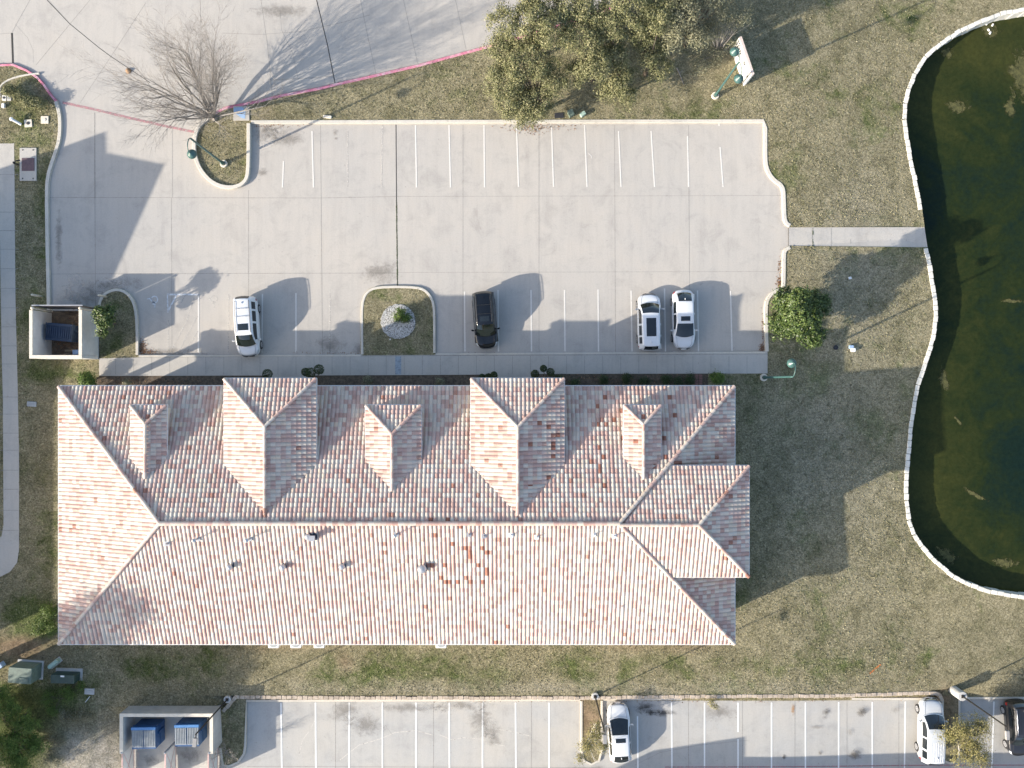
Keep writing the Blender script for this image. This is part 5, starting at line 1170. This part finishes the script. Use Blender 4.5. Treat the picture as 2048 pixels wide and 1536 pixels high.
    def Gc(u, v, off=0):
        y = interp(u, KU, KY) * hl; f = interp(u, KU, KF); wt = (wbelt * .90 + (wroof - wbelt * .90) * min(1, f * 1.05)) * (1 - .10 * (1 - sst(0, .45, u))); zt = belt + roofh * f; base = belt - .04
        s = abs(v)
        if s <= .6: x = wt * (s / .6); z_ = zt + .045 * (1 - (s / .6) ** 2) * (.4 + f * .6)
        else:
            k = (s - .6) / .4; x = wt + (wbelt - wt) * k + .03 * math.sin(PI * k); z_ = zt + (base - zt) * k
        bow = .22 * sst(.7, 1, u) - (.16 if suv else .20) * (1 - sst(0, .3, u)); y += bow * (1 - min(1, (x / wbelt)) ** 2) * hl / 2.3
        return Vector((math.copysign(x, v), y, z_))
    def grid(fn, u0, u1, v0, v1, nu, nv, off, mats_, name_, tri_=None):
        V = []; 
        for i in range(nu + 1):
            for j in range(nv + 1):
                u, v = u0 + (u1 - u0) * i / nu, v0 + (v1 - v0) * j / nv
                if tri_: u, v = tri_(i / nu, j / nv)
                p = fn(u, v); e = 1e-3; nn = (fn(min(.9999, u + e), v) - fn(max(0.0001 if fn is Gc else -1, u - e), v)).cross(fn(u, v + e) - fn(u, v - e))
                if nn.length > 1e-9: nn.normalize()
                else: nn = Vector((0, 0, 1))
                cz = p - Vector((0, p.y, belt * .7))
                if nn.dot(cz) < 0: nn = -nn
                V.append(p + nn * off)
        F = [(i * (nv + 1) + j, i * (nv + 1) + j + 1, (i + 1) * (nv + 1) + j + 1, (i + 1) * (nv + 1) + j) for i in range(nu) for j in range(nv)]
        mb = MB(); mb.add(V, F); o = mb.build(name_, mats_, t, smooth=True); b_ = bmesh.new(); b_.from_mesh(o.data)
        if off: 
            bmesh.ops.recalc_face_normals(b_, faces=b_.faces[:])
        b_.to_mesh(o.data); b_.free(); return o
    us = sorted(set(list(np.linspace(0, 1, 33)) + KU)); V = []; nv = 28
    for u in us:
        for j in range(nv + 1): V.append(Gc(u, -1 + 2 * j / nv))
    F = [(i * (nv + 1) + j, i * (nv + 1) + j + 1, (i + 1) * (nv + 1) + j + 1, (i + 1) * (nv + 1) + j) for i in range(len(us) - 1) for j in range(nv)]
    F = [tuple(reversed(f)) for f in F]
    mb = MB(); mb.add(V, F); mb.build('roof_shell', pm, t, smooth=True)
    gw = feat.get('screen', M_cglass)
    fu = .80 if suv else .765
    grid(Gc, fu + .005, .985, -.565, .565, 8, 10, .012, gw, 'windscreen')
    ru = (.035, .15) if suv else (.03, .285)
    grid(Gc, ru[0], ru[1], -.50, .50, 6, 10, .012, M_cglass, 'rear_window')
    for s in (-1, 1):
        cuts = ((.20, .33), (.37, .57), (.60, .90)) if suv else ((.30, .50), (.54, .88))
        for u0, u1 in cuts: grid(Gc, u0, u1, s * .67, s * .93, 6, 4, .012, M_cglass, 'side_window')
    if 'sun' in feat:
        u0, u1, v_ = feat['sun']; grid(Gc, u0, u1, -v_, v_, 6, 6, .012, M_cglass, 'sunroof')
    if feat.get('rails'):
        for s in (-1, 1):
            mb = MB(); pts = [Gc(u, s * .52) + Vector((0, 0, .07)) for u in np.linspace(.2, .72, 8)]; mb.tube([Gc(.18, s * .52)] + pts + [Gc(.74, s * .52)], .022, 6); mb.build('roof_rail', M_trim if feat['rails'] == 'b' else M_chrome, t, smooth=True)
        for u in feat.get('bars', (.36, .52)):
            mb = MB(); a_, b_ = Gc(u, -.52) + Vector((0, 0, .09)), Gc(u, .52) + Vector((0, 0, .09)); mb.tube([a_, b_], .022, 6); mb.build('cross_bar', M_trim if pm is PB else M_galv, t)
    for k in feat.get('ribs', ()):
        mb = MB(); mb.tube([Gc(.18, k) + Vector((0, 0, .005)), Gc(.52, k) + Vector((0, 0, .005))], .018, 5); mb.build('roof_rib', pm, t)
    mb = MB(); q = Gc(feat.get('ant', .22), 0); mb.box((q.x, q.y, q.z + .03), (.06, .16, .07), bev=.02); mb.build('antenna', PB if pm is PB else pm, t)
    for s in (-1, 1):
        q = Gc(.9, s); mb = MB(); mb.box((s * (hw * .93 + .17), q.y + .02, belt + .03), (.24, .13, .16), -s * .3, bev=.05); mb.tube([(s * hw * .9, q.y + .03, belt - .03), (s * (hw * .93 + .1), q.y + .02, belt)], .03, 6); mb.build('mirror', pm, t, smooth=False)
        a0, a1 = (.83, .965)
        grid(B, a0, a1, s * .34, s * .56, 5, 4, .010, M_head, 'headlight')
        grid(B, -.975, -.90, s * .38, s * .62, 4, 4, .010, M_tail, 'tail_light')
    # dark shut lines of bonnet and grille
    mb = MB()
    for s in (-1, 1):
        pts = [B(tt, s * .235) + Vector((0, 0, .004)) for tt in np.linspace(.46, .93, 10)]; mb.tube(pts, .007, 4)
    pts = [B(.93, s_) + Vector((0, 0, .004)) for s_ in np.linspace(-.235, .235, 8)]; mb.tube(pts, .009, 4); mb.build('bonnet_seam', M_trim, t)
    grid(B, .95, .992, -.30, .30, 3, 8, .012, M_trim, 'grille')
    grid(B, .962, .972, -.42, .42, 2, 10, .02, M_chrome, 'grille_bar')
    for s in (-1, 1):
        for y in wy:
            w_ = MB(); w_.tube([(s * (hw - .24), 0, 0), (s * (hw - .03), 0, 0), (s * (hw + .005), 0, 0)], [wr, wr, wr * .9], 24); wo = w_.build('wheel', M_blk, t, smooth=False, loc=(0, y, wr))
            r_ = MB(); xx = s * (hw + .012); r_.tube([(xx - s * .02, 0, 0), (xx, 0, 0)], [wr * .66, wr * .62], 20)
            ro = r_.build('rim', M_galv, wo); sp_ = MB()
            for k in range(5):
                a_ = 2 * PI * k / 5 + .3; sp_.box((xx + s * .006, math.cos(a_) * wr * .34, math.sin(a_) * wr * .34), (.01, .05, .05)); 
            sp_.build('hub_holes', M_trim, wo)
    return t
def cpx(px, py, h=.8):   # photo pixel at roof level -> ground pixel
    return 1024 + (px - 1024) * (1 - h / H), 768 + (py - 768) * (1 - h / H)
a = cpx(492, 654); car('parked_car', 'white suv with roof rails and cross bars, nose to the sidewalk, leftmost car', 'suv', a[0] + 2, a[1], R(183.5), 4.85, 1.90, 1.78, PW, {'rails': 'b', 'bars': (.32, .48), 'sun': (.60, .69, .36), 'screen': M_cglassg, 'ky': [-.95, -.93, -.86, -.6, -.2, .16, .26, .40, .58]})
a = cpx(970, 641); car('parked_car', 'black suv with roof rack parked nose to the sidewalk', 'suv', a[0], a[1], R(184.5), 4.60, 1.86, 1.72, PB, {'rails': 'b', 'bars': (.36, .55), 'sun': (.60, .70, .34), 'screen': M_cglassg})
a = cpx(1299, 643); car('parked_car', 'white crossover with long dark roof glass, tail to the sidewalk', 'suv', a[0], a[1], R(1), 4.60, 1.92, 1.62, PW, {'sun': (.34, .68, .34), 'ky': [-.95, -.92, -.84, -.6, -.2, .14, .24, .38, .57]})
a = cpx(1368, 639); car('parked_car', 'white sedan with small sunroof, nose to the sidewalk, rightmost in the row', 'sedan', a[0], a[1], R(181), 4.85, 1.84, 1.43, PW, {'sun': (.58, .70, .34)})
a = cpx(1239, 1466); car('parked_car', 'white sedan beside the middle island, nose to the stone wall', 'sedan', a[0], a[1] + 2, R(3), 4.92, 1.86, 1.43, PW, {'sun': (.56, .68, .36), 'ky': [-.84, -.78, -.68, -.6, -.25, -.06, .03, .24, .48]}, z=LOTZ)
a = cpx(1859, 1458); car('parked_car', 'silver white suv with ribbed roof beside the east island', 'suv', a[0] + 1, a[1], R(-1), 5.1, 1.94, 1.76, PS, {'ribs': (-.42, -.25, -.08, .09, .26, .42), 'ant': .24}, z=LOTZ)
a = cpx(2032, 1455); car('parked_car', 'dark grey car cut by the right frame edge', 'suv', a[0] + 2, a[1], R(184), 4.6, 1.86, 1.6, PD, {'rails': 'c', 'bars': ()}, z=LOTZ)

# ------------------------------------------------------------------ neighbouring buildings outside the frame (they cast the long shades)
def block(label, poly, z0, h, mat=M_stucco):
    g = [G(*p) for p in poly]; cx = sum(p[0] for p in g) / len(g); cy = sum(p[1] for p in g) / len(g)
    t = thing('neighbour_building', label, 'building', (cx, cy, z0)); lp = [(p[0] - cx, p[1] - cy) for p in g]
    MB().prism(lp, 0, h - .3).build('wall', mat, t); k = 1.0
    MB().prism(lp, h - .3, h).build('parapet', M_cap, t)
    wm_ = MB(); n_ = len(lp)
    for i in range(n_):
        a_, b_ = Vector(lp[i]), Vector(lp[(i + 1) % n_]); d_ = b_ - a_; ln = d_.length
        for q in range(int(ln // 4)):
            c_ = a_ + d_ * ((q + .5) / int(ln // 4)); wo = MB().box((0, 0, 0), (1.6, .14, 1.5)).build('window', M_glassd, t, loc=(c_.x, c_.y, 1.7), rz=math.atan2(d_.y, d_.x))
block('flat roofed cream building outside the left edge that shades the lot', [(-275, 480), (-192, 450), (-190, 493), (-75, 516), (-180, 748), (-287, 988), (-287, 1393), (-900, 1393), (-900, 700)], 0, 7.0)
block('low cream building outside the bottom edge, west part', [(1020, 1640), (1205, 1612), (1205, 1900), (1020, 1900)], LOTZ, 5.0)
block('low cream building outside the bottom edge, east part', [(1225, 1614), (2300, 1614), (2300, 1900), (1225, 1900)], LOTZ, 3.55)
print('objects', len(bpy.data.objects))
